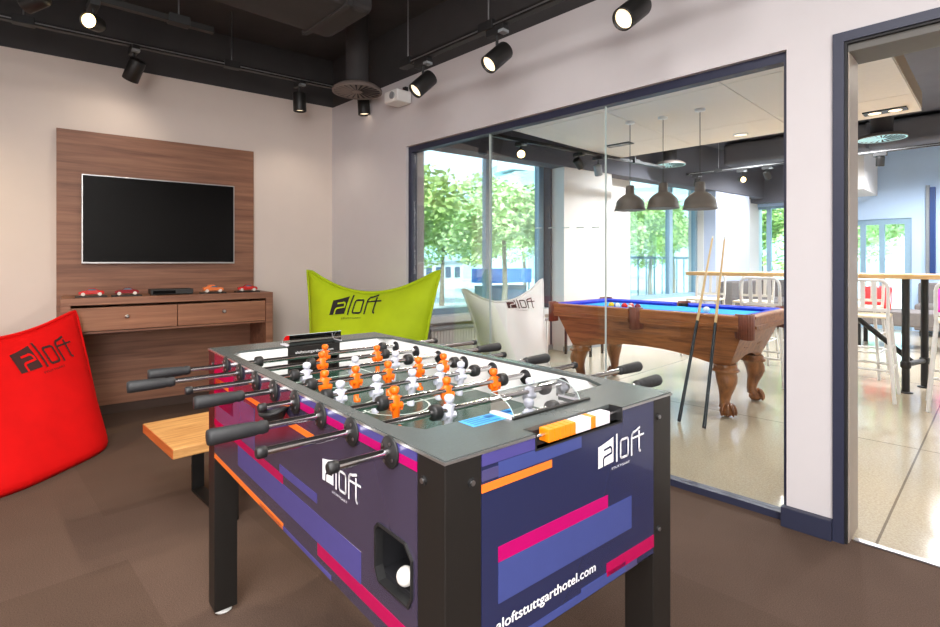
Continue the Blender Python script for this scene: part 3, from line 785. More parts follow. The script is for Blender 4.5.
# clear hoods over the ball openings
for yb, s_ in ((.085, 1), (1.315, -1)):
    h = MB(); n = 10; x0, x1 = .235, .44; prof = []
    for i in range(n + 1):
        a = PI / 2 * i / n; prof.append((yb + s_ * (.068 - .068 * math.cos(a)), TH + .040 * math.sin(a)))
    vs = [(x0, y, z) for y, z in prof] + [(x1, y, z) for y, z in prof]
    h.add(vs, [(i, i + 1, n + 2 + i, n + 1 + i) for i in range(n)], M['acryl'], True)
    h.poly([(x0, y, z) for y, z in prof] + [(x0, yb + s_ * .068, TH)], M['acryl']); h.poly([(x1, y, z) for y, z in prof] + [(x1, yb + s_ * .068, TH)], M['acryl'])
    ho = h.build('clear_hood', FB)
    r_ = MB()
    for xx in (x0, x1): r_.path([(xx, y, z) for y, z in prof], .0009, M['glasse'], 6)
    r_.path([(x0, prof[-1][0], prof[-1][1]), (x1, prof[-1][0], prof[-1][1])], .0009, M['glasse'], 6)
    r_.build('hood_rim', ho)
    r_ = MB(); ya, yc = sorted((yb - s_ * .006, yb + s_ * .004)); r_.box(x0 - .006, ya, TH, x1 + .03, yc, TH + .004, M['black'])
    ya, yc = sorted((yb, yb + s_ * .062)); r_.box(x0 - .008, ya, TH, x0 + .001, yc, TH + .004, M['cubeW']); r_.box(x1 - .001, ya, TH, x1 + .006, yc, TH + .004, M['cubeW'])
    r_.build('hood_base', ho)
# sticker
st = MB(); T = Matrix.Identity(4); st.box(.142, .098, TH, .228, .143, TH + .0006, M['sticker'])
for i in range(4): st.box(.150, .104 + .010 * i, TH + .0006, .150 + (.068, .05, .06, .04)[i], .108 + .010 * i, TH + .0009, M['stickerd'])
st.box(.2, .122, TH + .0006, .222, .138, TH + .0009, M['stickerd']); st.build('instruction_sticker', FB)
# score counter in the deck edge
s = MB(); s.box(.205, .0285, .872, .472, .0305, .893, M['nearblack']); s.box(.205, -.002, .869, .472, .0305, .872, M['nearblack']); s.box(.203, -.0025, .869, .206, .031, TH, M['blackpl']); s.box(.470, -.0025, .869, .473, .031, TH, M['blackpl'])
sco = s.build('score_counter', FB)
MB().tube((.206, .013, .888), (.470, .013, .888), .003, M['chrome']).build('score_rod', sco)
x = .243
for i in range(15):
    ck = 'cubeO' if i < 5 or i == 8 else 'cubeW'
    if i >= 12: break
    MB().box(x, .0015, .8740, x + .0152, .0265, .8985, M[ck]).build('score_cube', sco, .0015)
    x += .0160
# ball return: octagonal opening in the panel with a recessed tray
sl = MB(); ya, yb_, za, zb = .087, .212, .622, .730; ch = .022
oct_ = [(ya, za + ch), (ya + ch * .5, za), (yb_ - ch * .6, za), (yb_, za + ch), (yb_, zb - ch * .5), (yb_ - ch * .5, zb), (ya + ch, zb), (ya, zb - ch)]
n = len(oct_); inn = [((y - .15) * .93 + .15, (z - .676) * .93 + .676) for y, z in oct_]
vs = [(-.004, y, z) for y, z in oct_] + [(-.004, y, z) for y, z in inn] + [(.013, y, z) for y, z in inn] + [(0, y, z) for y, z in oct_]
fs = []
for i in range(n):
    j = (i + 1) % n; fs += [(i, j, n + j, n + i), (n + i, n + j, 2 * n + j, 2 * n + i), (i, j, 3 * n + j, 3 * n + i)]
sl.add(vs, fs, M['blackpl'], False); slo = sl.build('ball_return', FB)
tr = MB()
tr.box(.075, ya - .01, za - .01, .078, yb_ + .01, zb + .01, M['nearblack']); tr.box(.0125, ya - .012, za - .01, .078, ya - .0, zb + .01, M['nearblack']); tr.box(.0125, yb_, za - .01, .078, yb_ + .012, zb + .01, M['nearblack'])
tr.box(.0125, ya - .01, zb, .078, yb_ + .01, zb + .01, M['nearblack']); tr.box(.0125, ya - .01, za - .01, .078, yb_ + .01, .635, M['nearblack'])
tr.build('ball_tray', slo)
# ball entry bowl on the left side
bw = MB(); c0 = Vector((-.03, .66, .845))
bw.path([(c0.x + .030 * math.cos(a), c0.y + .034 * math.sin(a), c0.z + .008 * math.cos(a)) for a in [2 * PI * i / 24 for i in range(24)]], .0055, M['blackpl'], 8, True)
bw.lathe([(.006, -.032), (.02, -.028), (.029, -.012), (.031, 0)], M['blackpl'], 20, None, tuple(c0), False)
bw.build('ball_entry_bowl', FB)

# player figure (rod axis through the origin along x)
def figure(m):
    b = MB()
    def el(z, rx, ry, cy=0, n=14): return [(rx * math.cos(2 * PI * i / n), cy + ry * math.sin(2 * PI * i / n), z) for i in range(n)]
    b.loft([el(-.070, .0095, .013, .004), el(-.060, .0105, .014, .004), el(-.057, .008, .007, 0), el(-.040, .009, .0075), el(-.022, .0115, .009), el(-.012, .012, .0115), el(0, .0125, .013), el(.012, .0135, .011), el(.024, .0165, .0095), el(.030, .0145, .0085), el(.033, .006, .006), el(.038, .0055, .0055)], m)
    b.sphere((0, 0, .046), .0122, m, 14, 9, (1, 1.05, 1.1))
    for s_ in (-1, 1):
        b.path([(s_ * .0155, 0, .026), (s_ * .0185, .001, .012), (s_ * .0175, .004, -.004), (s_ * .013, .006, -.014)], [.0048, .0046, .0042, .0036], m, 8)
    b.tube((-.016, 0, 0), (.016, 0, 0), .0125, m)
    b.lathe([(.0126, 0), (.0128, .004), (.010, .009), (.004, .0115)], m, 14, None, (0, 0, .048))
    return b
figO = figure(M['manO']); figW = figure(M['manW'])
def handle_mb(xa, xb, sgn):
    """grip from rod side xa to outer end xb"""
    T = Matrix.Translation((xa, 0, 0)) @ Matrix.Rotation(R(90) * sgn, 4, 'Y'); L_ = abs(xb - xa)
    return MB().lathe([(.008, 0), (.0125, .002), (.0145, .012), (.0125, .02), (.0145, .028), (.0155, L_ * .5), (.0165, L_ - .006), (.0145, L_), (.0, L_)], M['grip'], 18, T, caps=False)
def bump_mb(x): return MB().lathe([(.008, -.012), (.017, -.011), (.0185, -.006), (.0185, .006), (.017, .011), (.008, .012)], M['blackpl'], 18, Matrix.Translation((x, 0, 0)) @ Matrix.Rotation(R(90), 4, 'Y'))
ZR = .872
rods = [  # (team, left end, right end, handle side, men, bumpers)
    ('W', -.121, .889, 1, [.337], [.25, .42]),
    ('W', -.188, 1.022, 1, [.225, .492], [.192, .555]),
    ('O', -.232, .883, -1, [.172, .332, .500], [.140, .535]),
    ('W', -.090, .905, 1, [.098, .204, .318, .416, .495], [.066, .555]),
    ('O', -.192, .840, -1, [.123, .219, .328, .440, .540], [.088, .590]),
    ('W', -.182, .945, 1, [.130, .291, .442], [.098, .500]),
    ('O', -.292, .948, -1, [.246, .457], [.212, .495]),
    ('O', -.222, .850, -1, [.322], [.09, .57])]
tilt = [0, 4, -6, 3, -3, 8, -4, 5]
for i, (tm, xl, xr, hs_, men, bps) in enumerate(rods):
    y = .158 + .145 * i
    o = bpy.data.objects.new('rod', None); COL.objects.link(o); o.parent = FB; o.location = (0, y, ZR); o.rotation_euler = (R(tilt[i]), 0, 0)
    o['label'] = ('chrome rod carrying %s players' % ('pale grey' if tm == 'W' else 'orange'))
    MB().tube((xl + .01, 0, 0), (xr - .01, 0, 0), .0078, M['chrome'], n=16).build('rod_bar', o)
    if hs_ < 0:
        handle_mb(xl + .115, xl, -1).build('handle', o)
        MB().lathe([(.0075, 0), (.0105, .002), (.0108, .016), (.008, .019)], M['blackpl'], 16, Matrix.Translation((xr - .019, 0, 0)) @ Matrix.Rotation(R(90), 4, 'Y')).build('end_cap', o)
    else:
        handle_mb(xr - .115, xr, 1).build('handle', o)
        MB().lathe([(.0075, 0), (.0105, .002), (.0108, .016), (.008, .019)], M['blackpl'], 16, Matrix.Translation((xl + .019, 0, 0)) @ Matrix.Rotation(R(-90), 4, 'Y')).build('end_cap', o)
    src = None
    for xm in men:
        if src is None: src = (figW if tm == 'W' else figO).build('player_figure', o); src.location = (xm + .017, 0, -.012); src.scale = (.95, .95, .80); src.rotation_euler = (0, 0, 0 if tm == 'W' else PI)
        else:
            c = src.copy(); COL.objects.link(c); c.parent = o; c.location = (xm + .017, 0, -.012)
    for xb in bps: bump_mb(xb + .012).build('bumper', o)
for i in range(8):
    y = .158 + .145 * i
    pl = MB(); Tz = Matrix.Translation((-.0085, y, ZR)) @ Matrix.Rotation(R(90), 4, 'Y')
    pl.lathe([(.009, 0), (.0275, .003), (.0285, .004), (.0285, .0075), (.027, .0085), (.009, .0085)], M['blackpl'], 28, Tz)
    for a in range(4):
        yy, zz = y + .0195 * math.cos(a * PI / 2 + .5), ZR + .0195 * math.sin(a * PI / 2 + .5)
        pl.tube((-.0095, yy, zz), (-.0085, yy, zz), .0032, M['steel'], n=8)
    pl.build('rod_bearing', FB)
    pl = MB(); pl.lathe([(.009, 0), (.021, 0), (.0225, .002), (.0225, .005), (.009, .005)], M['nearblack'], 24, Matrix.Translation((TW - RL - .005, y, ZR - .006)) @ Matrix.Rotation(R(90), 4, 'Y')); pl.build('rod_bearing', FB)
    pl = MB(); pl.lathe([(.009, 0), (.026, 0), (.0275, .002), (.0275, .0065), (.009, .0085)], M['blackpl'], 24, Matrix.Translation((TW, y, ZR)) @ Matrix.Rotation(R(90), 4, 'Y')); pl.build('rod_bearing', FB)
# loose ball lying in the ball return
fb = Matrix.Translation((-.6096 * FS, .5424 * FS, .0339)) @ Matrix.Rotation(R(85.64), 4, 'Z') @ Matrix.Scale(FS, 4)
bl = thing('table_football_ball', 'small white ball lying in the black ball return of the foosball table', 'ball', fb @ Vector((.018, .138, .6522)))
bm_ = MB().sphere((0, 0, 0), .0165, M['ball'], 20, 12); o = bm_.build('ball_body', bl)

# ------------------------------------------------------------------ pool table (local: centre on the floor)
PT = thing('pool_table', 'cherry wood pool table with bright blue cloth and claw feet', 'pool table', (-2.224, 4.658, 0), 0)
hx, hy, zt = .925, .525, .809
b = MB(); b.box(-hx + .09, -hy + .09, .745, hx - .09, hy - .09, .775, M['bluecloth']); b.build('cloth_bed', PT)
# wood rails with pocket gaps, cushions in front of them
cg, mg, rw = .085, .055, .088
def railpiece(x0, y0, x1, y1, inner):
    b = MB(); b.box(x0, y0, .735, x1, y1, zt, M['poolrail'])
    # lower moulding
    ax = abs(x1 - x0) > abs(y1 - y0)
    if ax:
        ys_ = y0 if inner > 0 else y1; b.box(x0, ys_ - .012 if inner > 0 else ys_, .712, x1, ys_ if inner > 0 else ys_ + .012, .735, M['poolwood']); b.box(x0, min(y0, y1), .690, x1, max(y0, y1), .735, M['poolwood'])
        b.box(x0, ys_ - .008 if inner > 0 else ys_, .785, x1, ys_ if inner > 0 else ys_ + .008, .805, M['poolrail'])
    else:
        xs_ = x0 if inner > 0 else x1; b.box(xs_ - .012 if inner > 0 else xs_, y0, .712, xs_ if inner > 0 else xs_ + .012, y1, .735, M['poolwood']); b.box(x0, y0, .690, x1, y1, .735, M['poolwood'])
        b.box(xs_ - .008 if inner > 0 else xs_, y0, .785, xs_ if inner > 0 else xs_ + .008, y1, .805, M['poolrail'])
    r_ = b.build('rail', PT, .004)
    c = MB()
    if ax:
        yi = y1 if inner > 0 else y0; s_ = 1 if inner > 0 else -1
        c.loft([[(x0, yi, .772), (x0, yi, zt + .0005), (x0 + .03, yi + s_ * .042, .798), (x0 + .03, yi + s_ * .030, .776)], [(x1, yi, .772), (x1, yi, zt + .0005), (x1 - .03, yi + s_ * .042, .798), (x1 - .03, yi + s_ * .030, .776)]], M['bluecush'], False)
        c.box(x0, min(yi - s_ * .03, yi), zt, x1, max(yi - s_ * .03, yi), zt + .0012, M['bluecush'])
    else:
        xi = x1 if inner > 0 else x0; s_ = 1 if inner > 0 else -1
        c.loft([[(xi, y0, .772), (xi, y0, zt + .0005), (xi + s_ * .042, y0 + .03, .798), (xi + s_ * .03, y0 + .03, .776)], [(xi, y1, .772), (xi, y1, zt + .0005), (xi + s_ * .042, y1 - .03, .798), (xi + s_ * .03, y1 - .03, .776)]], M['bluecush'], False)
        c.box(min(xi - s_ * .03, xi), y0, zt, max(xi - s_ * .03, xi), y1, zt + .0012, M['bluecush'])
    c.build('cushion', r_)
    d = MB()
    for k in (.25, .5, .75):
        if ax: d.lathe([(.0, zt + .0008), (.005, zt + .0008)], M['ball'], 8, None, (x0 + (x1 - x0) * k, y0 + .028 if inner > 0 else y1 - .028, 0), False)
        else: d.lathe([(.0, zt + .0008), (.005, zt + .0008)], M['ball'], 8, None, (x0 + .028 if inner > 0 else x1 - .028, y0 + (y1 - y0) * k, 0), False)
    d.build('sight_dots', r_)
for s_ in (1, -1):
    ya, yb_ = (-hy, -hy + rw) if s_ > 0 else (hy - rw, hy)
    railpiece(-hx + cg, ya, -mg, yb_, s_); railpiece(mg, ya, hx - cg, yb_, s_)
    xa, xb = (-hx, -hx + rw) if s_ > 0 else (hx - rw, hx)
    railpiece(xa, -hy + cg, xb, hy - cg, s_)
# pockets
def pocket(cx, cy, a0, a1, r):
    b = MB(); n = 14; out = []; 
    for rr, za, zb in ((r, .645, zt + .014),):
        pts = [(cx + rr * math.cos(R(a0 + (a1 - a0) * i / n)), cy + rr * math.sin(R(a0 + (a1 - a0) * i / n))) for i in range(n + 1)]
        ins = [(cx + (rr - .016) * math.cos(R(a0 + (a1 - a0) * i / n)), cy + (rr - .016) * math.sin(R(a0 + (a1 - a0) * i / n))) for i in range(n + 1)]
        for i in range(n):
            b.prism([pts[i], pts[i + 1], ins[i + 1], ins[i]], za - .012 * math.sin(PI * i / n), zb, M['leather'], None, True)
    b.lathe([(.0, .70), (r - .012, .70)], M['nearblack'], 18, None, (cx, cy, 0), False)
    b.lathe([(r - .014, .70), (r - .012, .76), (r - .014, zt - .004)], M['nearblack'], 18, None, (cx, cy, 0), False)
    p_ = b.build('pocket', PT)
q_ = .062
for sx in (-1, 1):
    for sy in (-1, 1):
        a = math.degrees(math.atan2(sy, sx)); pocket(sx * (hx - q_), sy * (hy - q_), a - 105, a + 105, .068)
for sy in (-1, 1): pocket(0, sy * (hy - .045), 90 * sy - 95, 90 * sy + 95, .06)
# cabinet, tapered inwards, arched lower edge
c = MB(); N = 24
def cabrow(zf, inset):
    pass
tx, ty = hx - .075, hy - .075
bx, by = hx - .20, hy - .155
def arch(t): return .405 + .075 * max(0, 1 - (abs(t) / .80) ** 2.2)
top = .70
vs = []; fs = []
for sy in (-1, 1):
    base_i = len(vs)
    for i in range(N + 1):
        t = -1 + 2 * i / N; za = arch(t); kf = (top - za) / (top - .405)
        vs.append((t * tx, sy * ty, top)); vs.append((t * (tx + (bx - tx) * kf), sy * (ty + (by - ty) * kf), za))
    for i in range(N): a = base_i + 2 * i; fs.append((a, a + 1, a + 3, a + 2))
for sx in (-1, 1):
    base_i = len(vs)
    for i in range(13):
        t = -1 + 2 * i / 12; za = .405 + .055 * max(0, 1 - (abs(t) / .62) ** 2.2); kf = (top - za) / (top - .405)
        vs.append((sx * tx, t * ty, top)); vs.append((sx * (tx + (bx - tx) * kf), t * (ty + (by - ty) * kf), za))
    for i in range(12): a = base_i + 2 * i; fs.append((a, a + 1, a + 3, a + 2))
c.add(vs, fs, M['poolwood'], False)
c.box(-bx + .03, -by + .03, .5, bx - .03, by - .03, .72, M['poolwood'])
cab = c.build('cabinet', PT)
so = cab.modifiers.new('thickness', 'SOLIDIFY'); so.thickness = .02; so.offset = -1
# raised scroll carving on the end
m_ = MB()
for sx in (-1, 1):
    pts = [(sx * (tx - .075), -.22 + .44 * i / 20, .52 + .05 * math.sin(PI * i / 20) + .02 * math.cos(2 * PI * i / 10)) for i in range(21)]
    m_.path(pts, .010, M['poolwood'], 8)
m_.build('carving', cab)
# legs
def clawleg(sx, sy):
    b = MB(); dx, dy = sx * .7071, sy * .7071
    x0, y0 = sx * (bx - .055), sy * (by - .055)
    prof = [(.405, 0, .085), (.375, .004, .088), (.368, .006, .100), (.352, .006, .100), (.345, .006, .078), (.31, .022, .080), (.27, .030, .074), (.22, .024, .060), (.16, .004, .045), (.11, -.006, .038), (.085, .004, .044), (.07, .012, .052)]
    rings = []
    for z, off, r in prof:
        rings.append([(x0 + dx * off + r * math.cos(2 * PI * i / 18), y0 + dy * off + r * math.sin(2 * PI * i / 18), z) for i in range(18)])
    b.loft(rings, M['poolleg'])
    l = b.build('leg', PT)
    f_ = MB(); fx, fy = x0 + dx * .03, y0 + dy * .03
    f_.sphere((fx, fy, .042), .055, M['poolleg'], 18, 10, (1, 1, .76))
    a0 = math.atan2(dy, dx)
    for k in (-1.05, -.35, .35, 1.05):
        a = a0 + k; pts = []
        for u in range(6):
            t = u / 5; rr = .030 + .034 * math.sin(t * PI * .62); z = .100 - .085 * t ** 1.2; pts.append((fx + rr * math.cos(a), fy + rr * math.sin(a), z))
        f_.path(pts, [.012, .014, .014, .013, .012, .008], M['poolleg'], 8)
    f_.build('claw_foot', l)
for sx in (-1, 1):
    for sy in (-1, 1): clawleg(sx, sy)

# pool balls
ballz = .775 + .0292
def pball(label, x, y, base, band=None):
    t = thing('pool_ball', label, 'pool ball', (x, y, ballz), random.uniform(0, 6), 'pool balls on the blue cloth')
    b = MB().sphere((0, 0, 0), .0285, base, 18, 12); b.build('ball_body', t)
    if band:
        b = MB(); rr = [(.0285 * math.cos(a) * 1.004, .0285 * math.sin(a) * 1.004) for a in [R(-34 + 68 * i / 8) for i in range(9)]]
        b.lathe(rr, band, 20, Matrix.Rotation(R(70), 4, 'X'), (0, 0, 0), False); b.build('stripe', t)
c_ = lambda n, *k: mat(n, rgb(*k), .12, var=.0, coat=.4)
By, Bb, Br, Bm, Bo, Bk = c_('ball_yellow', 246, 206, 20), c_('ball_blue', 30, 50, 150), c_('ball_red', 220, 30, 24), c_('ball_maroon', 130, 24, 40), c_('ball_orange', 236, 120, 30), c_('ball_black', 20, 20, 22)
bx0, by0 = -2.575, 4.40
pball('yellow pool ball at the left end of the cluster on the table', bx0 - .02, by0 - .0, By)
pball('white pool ball with blue stripe between the yellow and red balls', bx0 + .045, by0 - .008, M['ball'], Bb)
pball('plain red pool ball in the middle of the cluster', bx0 + .112, by0 + .005, Br)
pball('plain orange pool ball just behind the red ball', bx0 + .15, by0 + .06, Bo)
pball('white pool ball with red stripe, right of the red ball', bx0 + .183, by0 - .008, M['ball'], Br)
pball('dark maroon pool ball at the right end of the cluster', bx0 + .245, by0 + .004, Bm)
pball('all white cue ball alone near the cues', -1.78, 4.55, M['ball'])
# cues leaning on the near rail
def cue(label, base, rail):
    B0 = Vector(base); d = (Vector(rail) - B0).normalized(); Lc = 1.46
    t = thing('pool_cue', label, 'pool cue', B0)
    q = [(0, .0145, 'cueD'), (.38, .0125, 'cueD')]
    MB().tube(d * .012, d * .78, .0135, M['cueD'], .0108).build('butt', t)
    MB().tube((0, 0, 0), d * .012, .011, M['blackpl'], .0135).build('bumper', t)
    MB().tube(d * .78, d * (Lc - .02), .0106, M['cueL'], .0066).build('shaft', t)
    MB().tube(d * (Lc - .02), d * Lc, .0066, M['ball'], .006).build('ferrule', t)
def w2(X, Y): return (.6997 * X - .7145 * Y, .7145 * X + .6997 * Y)
a = w2(1.58, 3.97); b_ = w2(1.788, 4.083); cue('pool cue leaning on the near rail, farther from the corner pocket', (a[0], a[1], .004), (b_[0], 4.111, .81))
a = w2(1.696, 3.804); b_ = w2(1.88, 3.988); cue('pool cue leaning on the near rail, next to the corner pocket', (a[0], a[1], .004), (b_[0], 4.111, .81))

# ------------------------------------------------------------------ pendants over the pool table
pp = None
for i, (X, Y, zb, lb) in enumerate([(2.09, 4.77, 1.69, 'grey dome pendant lamp, nearest and right-hand of the three over the pool table'), (1.85, 5.03, 1.722, 'grey dome pendant lamp in the middle of three over the pool table'), (1.588, 5.21, 1.722, 'grey dome pendant lamp, farthest and left-hand of the three over the pool table')]):
    x, y = w2(X, Y)
    t = thing('pendant_lamp', lb, 'pendant lamp', (x, y, zb), 0, 'pendant lamps over the pool table')
    sh = MB().lathe([(.150, 0), (.146, .018), (.142, .020), (.139, .05), (.130, .09), (.100, .125), (.065, .150), (.045, .160), (.042, .235), (.038, .245), (.006, .250)], M['shade'], 32)
    sh.build('lamp_shade', t)
    MB().lathe([(.145, .0015), (.138, .020), (.128, .05), (.112, .09), (.084, .122), (.04, .145), (.0, .148)], M['shadein'], 28, caps=False).build('shade_lining', t)
    MB().sphere((0, 0, .09), .035, M['lens'], 14, 8).build('bulb', t)
    MB().tube((0, 0, .245), (0, 0, 2.6 - zb - .02), .0035, M['black'], n=8).build('cord', t)
    MB().lathe([(.045, 0), (.045, -.018), (.02, -.026), (.004, -.028)], M['whitepl'], 20, None, (0, 0, 2.6 - zb)).build('ceiling_rose', t)

# ------------------------------------------------------------------ high table and stools
HT = thing('bar_table', 'long beech topped high table on black pipe legs', 'table', (-1.00, 6.48, 0), 0)
MB().box(-1.65, -.33, 1.055, 1.25, .33, 1.095, M['tablewood']).build('table_top', HT, .004)
for lx in (.40, -.45):
    for ly in (-.2, .2):
        lx_ = lx + ly * .25
        l = MB().tube((lx_, ly, .012), (lx_, ly, 1.055), .030, M['black'], n=16).lathe([(.055, 0), (.055, .008), (.033, .014)], M['black'], 18, None, (lx_, ly, 0)).build('leg', HT)
        MB().lathe([(.036, -.03), (.042, -.02), (.042, .02), (.036, .03)], M['black'], 16, None, (lx_, ly, .26)).build('pipe_joint', l)
MB().tube((.35, -.2, .26), (.45, .2, .26), .024, M['black']).build('cross_pipe', HT)
MB().tube((-.50, -.2, .26), (-.40, .2, .26), .024, M['black']).build('cross_pipe', HT)
MB().tube((.38, 0, .26), (-.41, 0, .98), .024, M['black']).build('diagonal_brace', HT)
def stool_proto(label, loc, rz):
    t = thing('bar_stool', label, 'bar stool', loc, rz, 'white bar stools at the high table')
    b = MB(); b.box(-.185, -.18, .715, .185, .19, .74, M['seatcream']); b.build('seat', t, .012, seg=3)
    for sx in (-1, 1):
        b = MB(); b.path([(sx * .225, .235, 0), (sx * .170, .165, .715)], .0145, M['stool'], 10); b.build('leg', t)
        b = MB(); b.path([(sx * .225, -.235, 0), (sx * .172, -.165, .70)], .0145, M['stool'], 10); b.build('leg', t)
    for z, k in ((.27, .62), (.45, .37)):
        x = .170 + .055 * k; y = .165 + .07 * k
        b = MB()
        if z < .4: b.path([(-x, y, z), (x, y, z)], .010, M['stool'], 8); b.path([(-x, -y, z), (x, -y, z)], .010, M['stool'], 8)
        for sx in (-1, 1): b.path([(sx * x, -y, z), (sx * x, y, z)], .010, M['stool'], 8)
        b.build('stretcher', t)
    pts = [(-.172, -.165, .70), (-.178, -.185, .80), (-.178, -.205, .98)] + [(-.178 + .06 * (1 - math.cos(a)), -.207, .98 + .07 * math.sin(a)) for a in (R(30), R(60), R(90))] + \
          [(.178 - .06 * (1 - math.cos(a)), -.207, .98 + .07 * math.sin(a)) for a in (R(90), R(60), R(30))] + [(.178, -.205, .98), (.178, -.185, .80), (.172, -.165, .70)]
    MB().path(pts, .014, M['stool'], 10).build('back_frame', t)
    MB().box(-.178, -.196, .775, .178, -.178, .805, M['stool']).build('back_rail', t, .004)
    for x in (-.085, 0, .085): MB().loft([[(x - .017, -.190, .80), (x + .017, -.190, .80), (x + .017, -.182, .80), (x - .017, -.182, .80)], [(x - .017, -.211, 1.045), (x + .017, -.211, 1.045), (x + .017, -.203, 1.045), (x - .017, -.203, 1.045)]], M['stool'], False).build('back_slat', t)
    return t
spots = [(-.90, 5.93, .05, 'white bar stool in front of the high table, just right of the door frame'), (-1.70, 5.88, -.03, 'white bar stool standing right behind the right end of the pool table'), (-2.74, 6.98, PI + .06, 'white bar stool at the far left table end, behind the two leaning cues'),
         (-.235, 5.85, .08, 'white bar stool at the right edge, cut by the picture border'), (-2.17, 6.98, PI + .05, 'white bar stool on the far side of the high table, partly behind another stool'), (-1.12, 7.0, PI - .05, 'white bar stool on the far side of the high table, seen through the doorway')]
sp0 = None
for x, y, rz, lb in spots:
    if sp0 is None: sp0 = stool_proto(lb, (x, y, 0), rz)
    else: dup(sp0, (x, y, 0), rz, lb)

# ------------------------------------------------------------------ sofas, cushions, far room
def sofa(label, x0, x1, yb):
    t = thing('sofa', label, 'sofa', (x0, yb, 0)); L_ = x1 - x0
    MB().box(0, -.80, .10, L_, -.02, .42, M['sofa']).build('base', t, .02)
    MB().box(.0, -.22, .42, L_, -.0, .86, M['sofa']).build('backrest', t, .03)
    n = max(1, round(L_ / .8))
    for i in range(n): MB().box(L_ * i / n + .005, -.80, .42, L_ * (i + 1) / n - .005, -.225, .52, M['sofa']).build('seat_cushion', t, .025)
    for x in (.08, L_ - .08):
        for y in (-.72, -.10): MB().tube((x, y, 0), (x, y, .10), .02, M['black']).build('leg', t)
sofa('grey sofa under the far corner window, behind the high table', -3.5, -2.2, 11.95)
sofa('grey sofa on the far blue wall, seen through the doorway', -1.05, .9, 11.95)
t = thing('sofa', 'grey sofa along the window wall by the lounge pillar', 'sofa', tvw(7.25, -.26), TVR)
MB().box(0, -.75, .10, 1.15, -.02, .42, M['sofa']).build('base', t, .02); MB().box(0, -.22, .42, 1.15, 0, .86, M['sofa']).build('backrest', t, .03); MB().box(.005, -.75, .42, 1.145, -.225, .52, M['sofa']).build('seat_cushion', t, .025)
for x in (.08, 1.07):
    for y in (-.68, -.1): MB().tube((x, y, 0), (x, y, .1), .02, M['black']).build('leg', t)
def cushion(label, x, y, z, m, rz=0, s_=.42):
    t = thing('cushion', label, 'cushion', (x, y, z), rz)
    b = MB(); N = 12; vs = []; fs = []
    for side in (1, -1):
        o_ = len(vs)
        for j in range(N + 1):
            for i in range(N + 1):
                u, v = -1 + 2 * i / N, -1 + 2 * j / N
                th = .075 * ((1 - abs(u) ** 2.5) * (1 - abs(v) ** 2.5)) ** .6
                kx = s_ / 2 * (1 - .08 * (1 - v * v)); kz = s_ / 2 * (1 - .08 * (1 - u * u))
                vs.append((u * kx, -side * th + (v + 1) * .09, (v * kz) + s_ / 2))
        for j in range(N):
            for i in range(N): a = o_ + j * (N + 1) + i; fs.append((a, a + 1, a + N + 2, a + N + 1))
    b.add(vs, fs, m, True); b.build('cover', t)
    e_ = MB(); e_.path([(s_ / 2 * math.copysign(min(1, abs(1.35 * math.cos(a))), math.cos(a)) * .985, .09 + .09 * math.copysign(min(1, abs(1.35 * math.sin(a))), math.sin(a)), s_ / 2 + s_ / 2 * math.copysign(min(1, abs(1.35 * math.sin(a))), math.sin(a)) * .985) for a in [2 * PI * i / 32 for i in range(32)]], .006, m, 6, True); e_.build('piping', t)
cushion('red square cushion standing in the doorway view behind the bar stool', -1.31, 9.55, .526, M['cushR'], .05, .32)
cushion('magenta cushion at the right edge of the doorway view', -.52, 9.45, .526, M['cushP'], -.1, .32)
# ottoman bench carrying the cushions
t = thing('lounge_bench', 'long dark upholstered bench under the red and magenta cushions', 'bench', (-1.6, 9.75, 0))
MB().box(0, -.45, .32, 2.2, .25, .52, M['sofa']).build('seat', t, .02)
for x in (.1, 2.1):
    for y in (-.38, .18): MB().box(x - .025, y - .025, 0, x + .025, y + .025, .32, M['black']).build('leg', t)
t = thing('wall_display', 'tall narrow dark blue panel mounted on the far blue wall', 'wall panel', (-.905, EW, .99))
MB().box(-.065, -.06, 0, -.01, -.002, 1.54, M['grey']).build('frame', t, .004); MB().box(-.01, -.10, .02, .065, -.002, 1.50, M['bluepanel']).build('face', t, .004)

# small black side table at the pillar
t = thing('side_table', 'small black square-legged table between pillar and pool table end', 'side table', (-3.90, 5.93, 0), .12)
MB().box(-.2, -.2, .43, .2, .2, .455, M['black']).build('table_top', t, .003)
for sx in (-1, 1):
    for sy in (-1, 1): MB().box(sx * .175 - .014, sy * .175 - .014, 0, sx * .175 + .014, sy * .175 + .014, .43, M['black']).build('leg', t)

# convector below the first window
t = tvthing('convector', 'low grey radiator with slatted front under the first window', 'radiator', 1.95, -.06)
MB().box(-.92, -.17, .44, .92, .055, .47, M['grey']).build('top_cover', t, .003)
b = MB(); b.box(-.92, -.13, .04, .92, .05, .44, M['grey'])
for i in range(46): b.box(-.91 + .04 * i, -.16, .05, -.89 + .04 * i, -.13, .44, M['whitepl'])
b.build('grille', t)
MB().box(-.92, -.15, 0, -.88, .04, .05, M['grey']).build('foot', t); MB().box(.88, -.15, 0, .92, .04, .05, M['grey']).build('foot', t)
t = tvthing('storage_box', 'small coral box standing on the radiator beside the white bean bag', 'box', 1.86, -.12, .47)
MB().box(-.06, -.08, 0, .06, .08, .07, M['redbit']).build('box_body', t, .004); MB().box(-.063, -.083, .055, .063, .083, .078, M['redbit']).build('lid', t, .003)

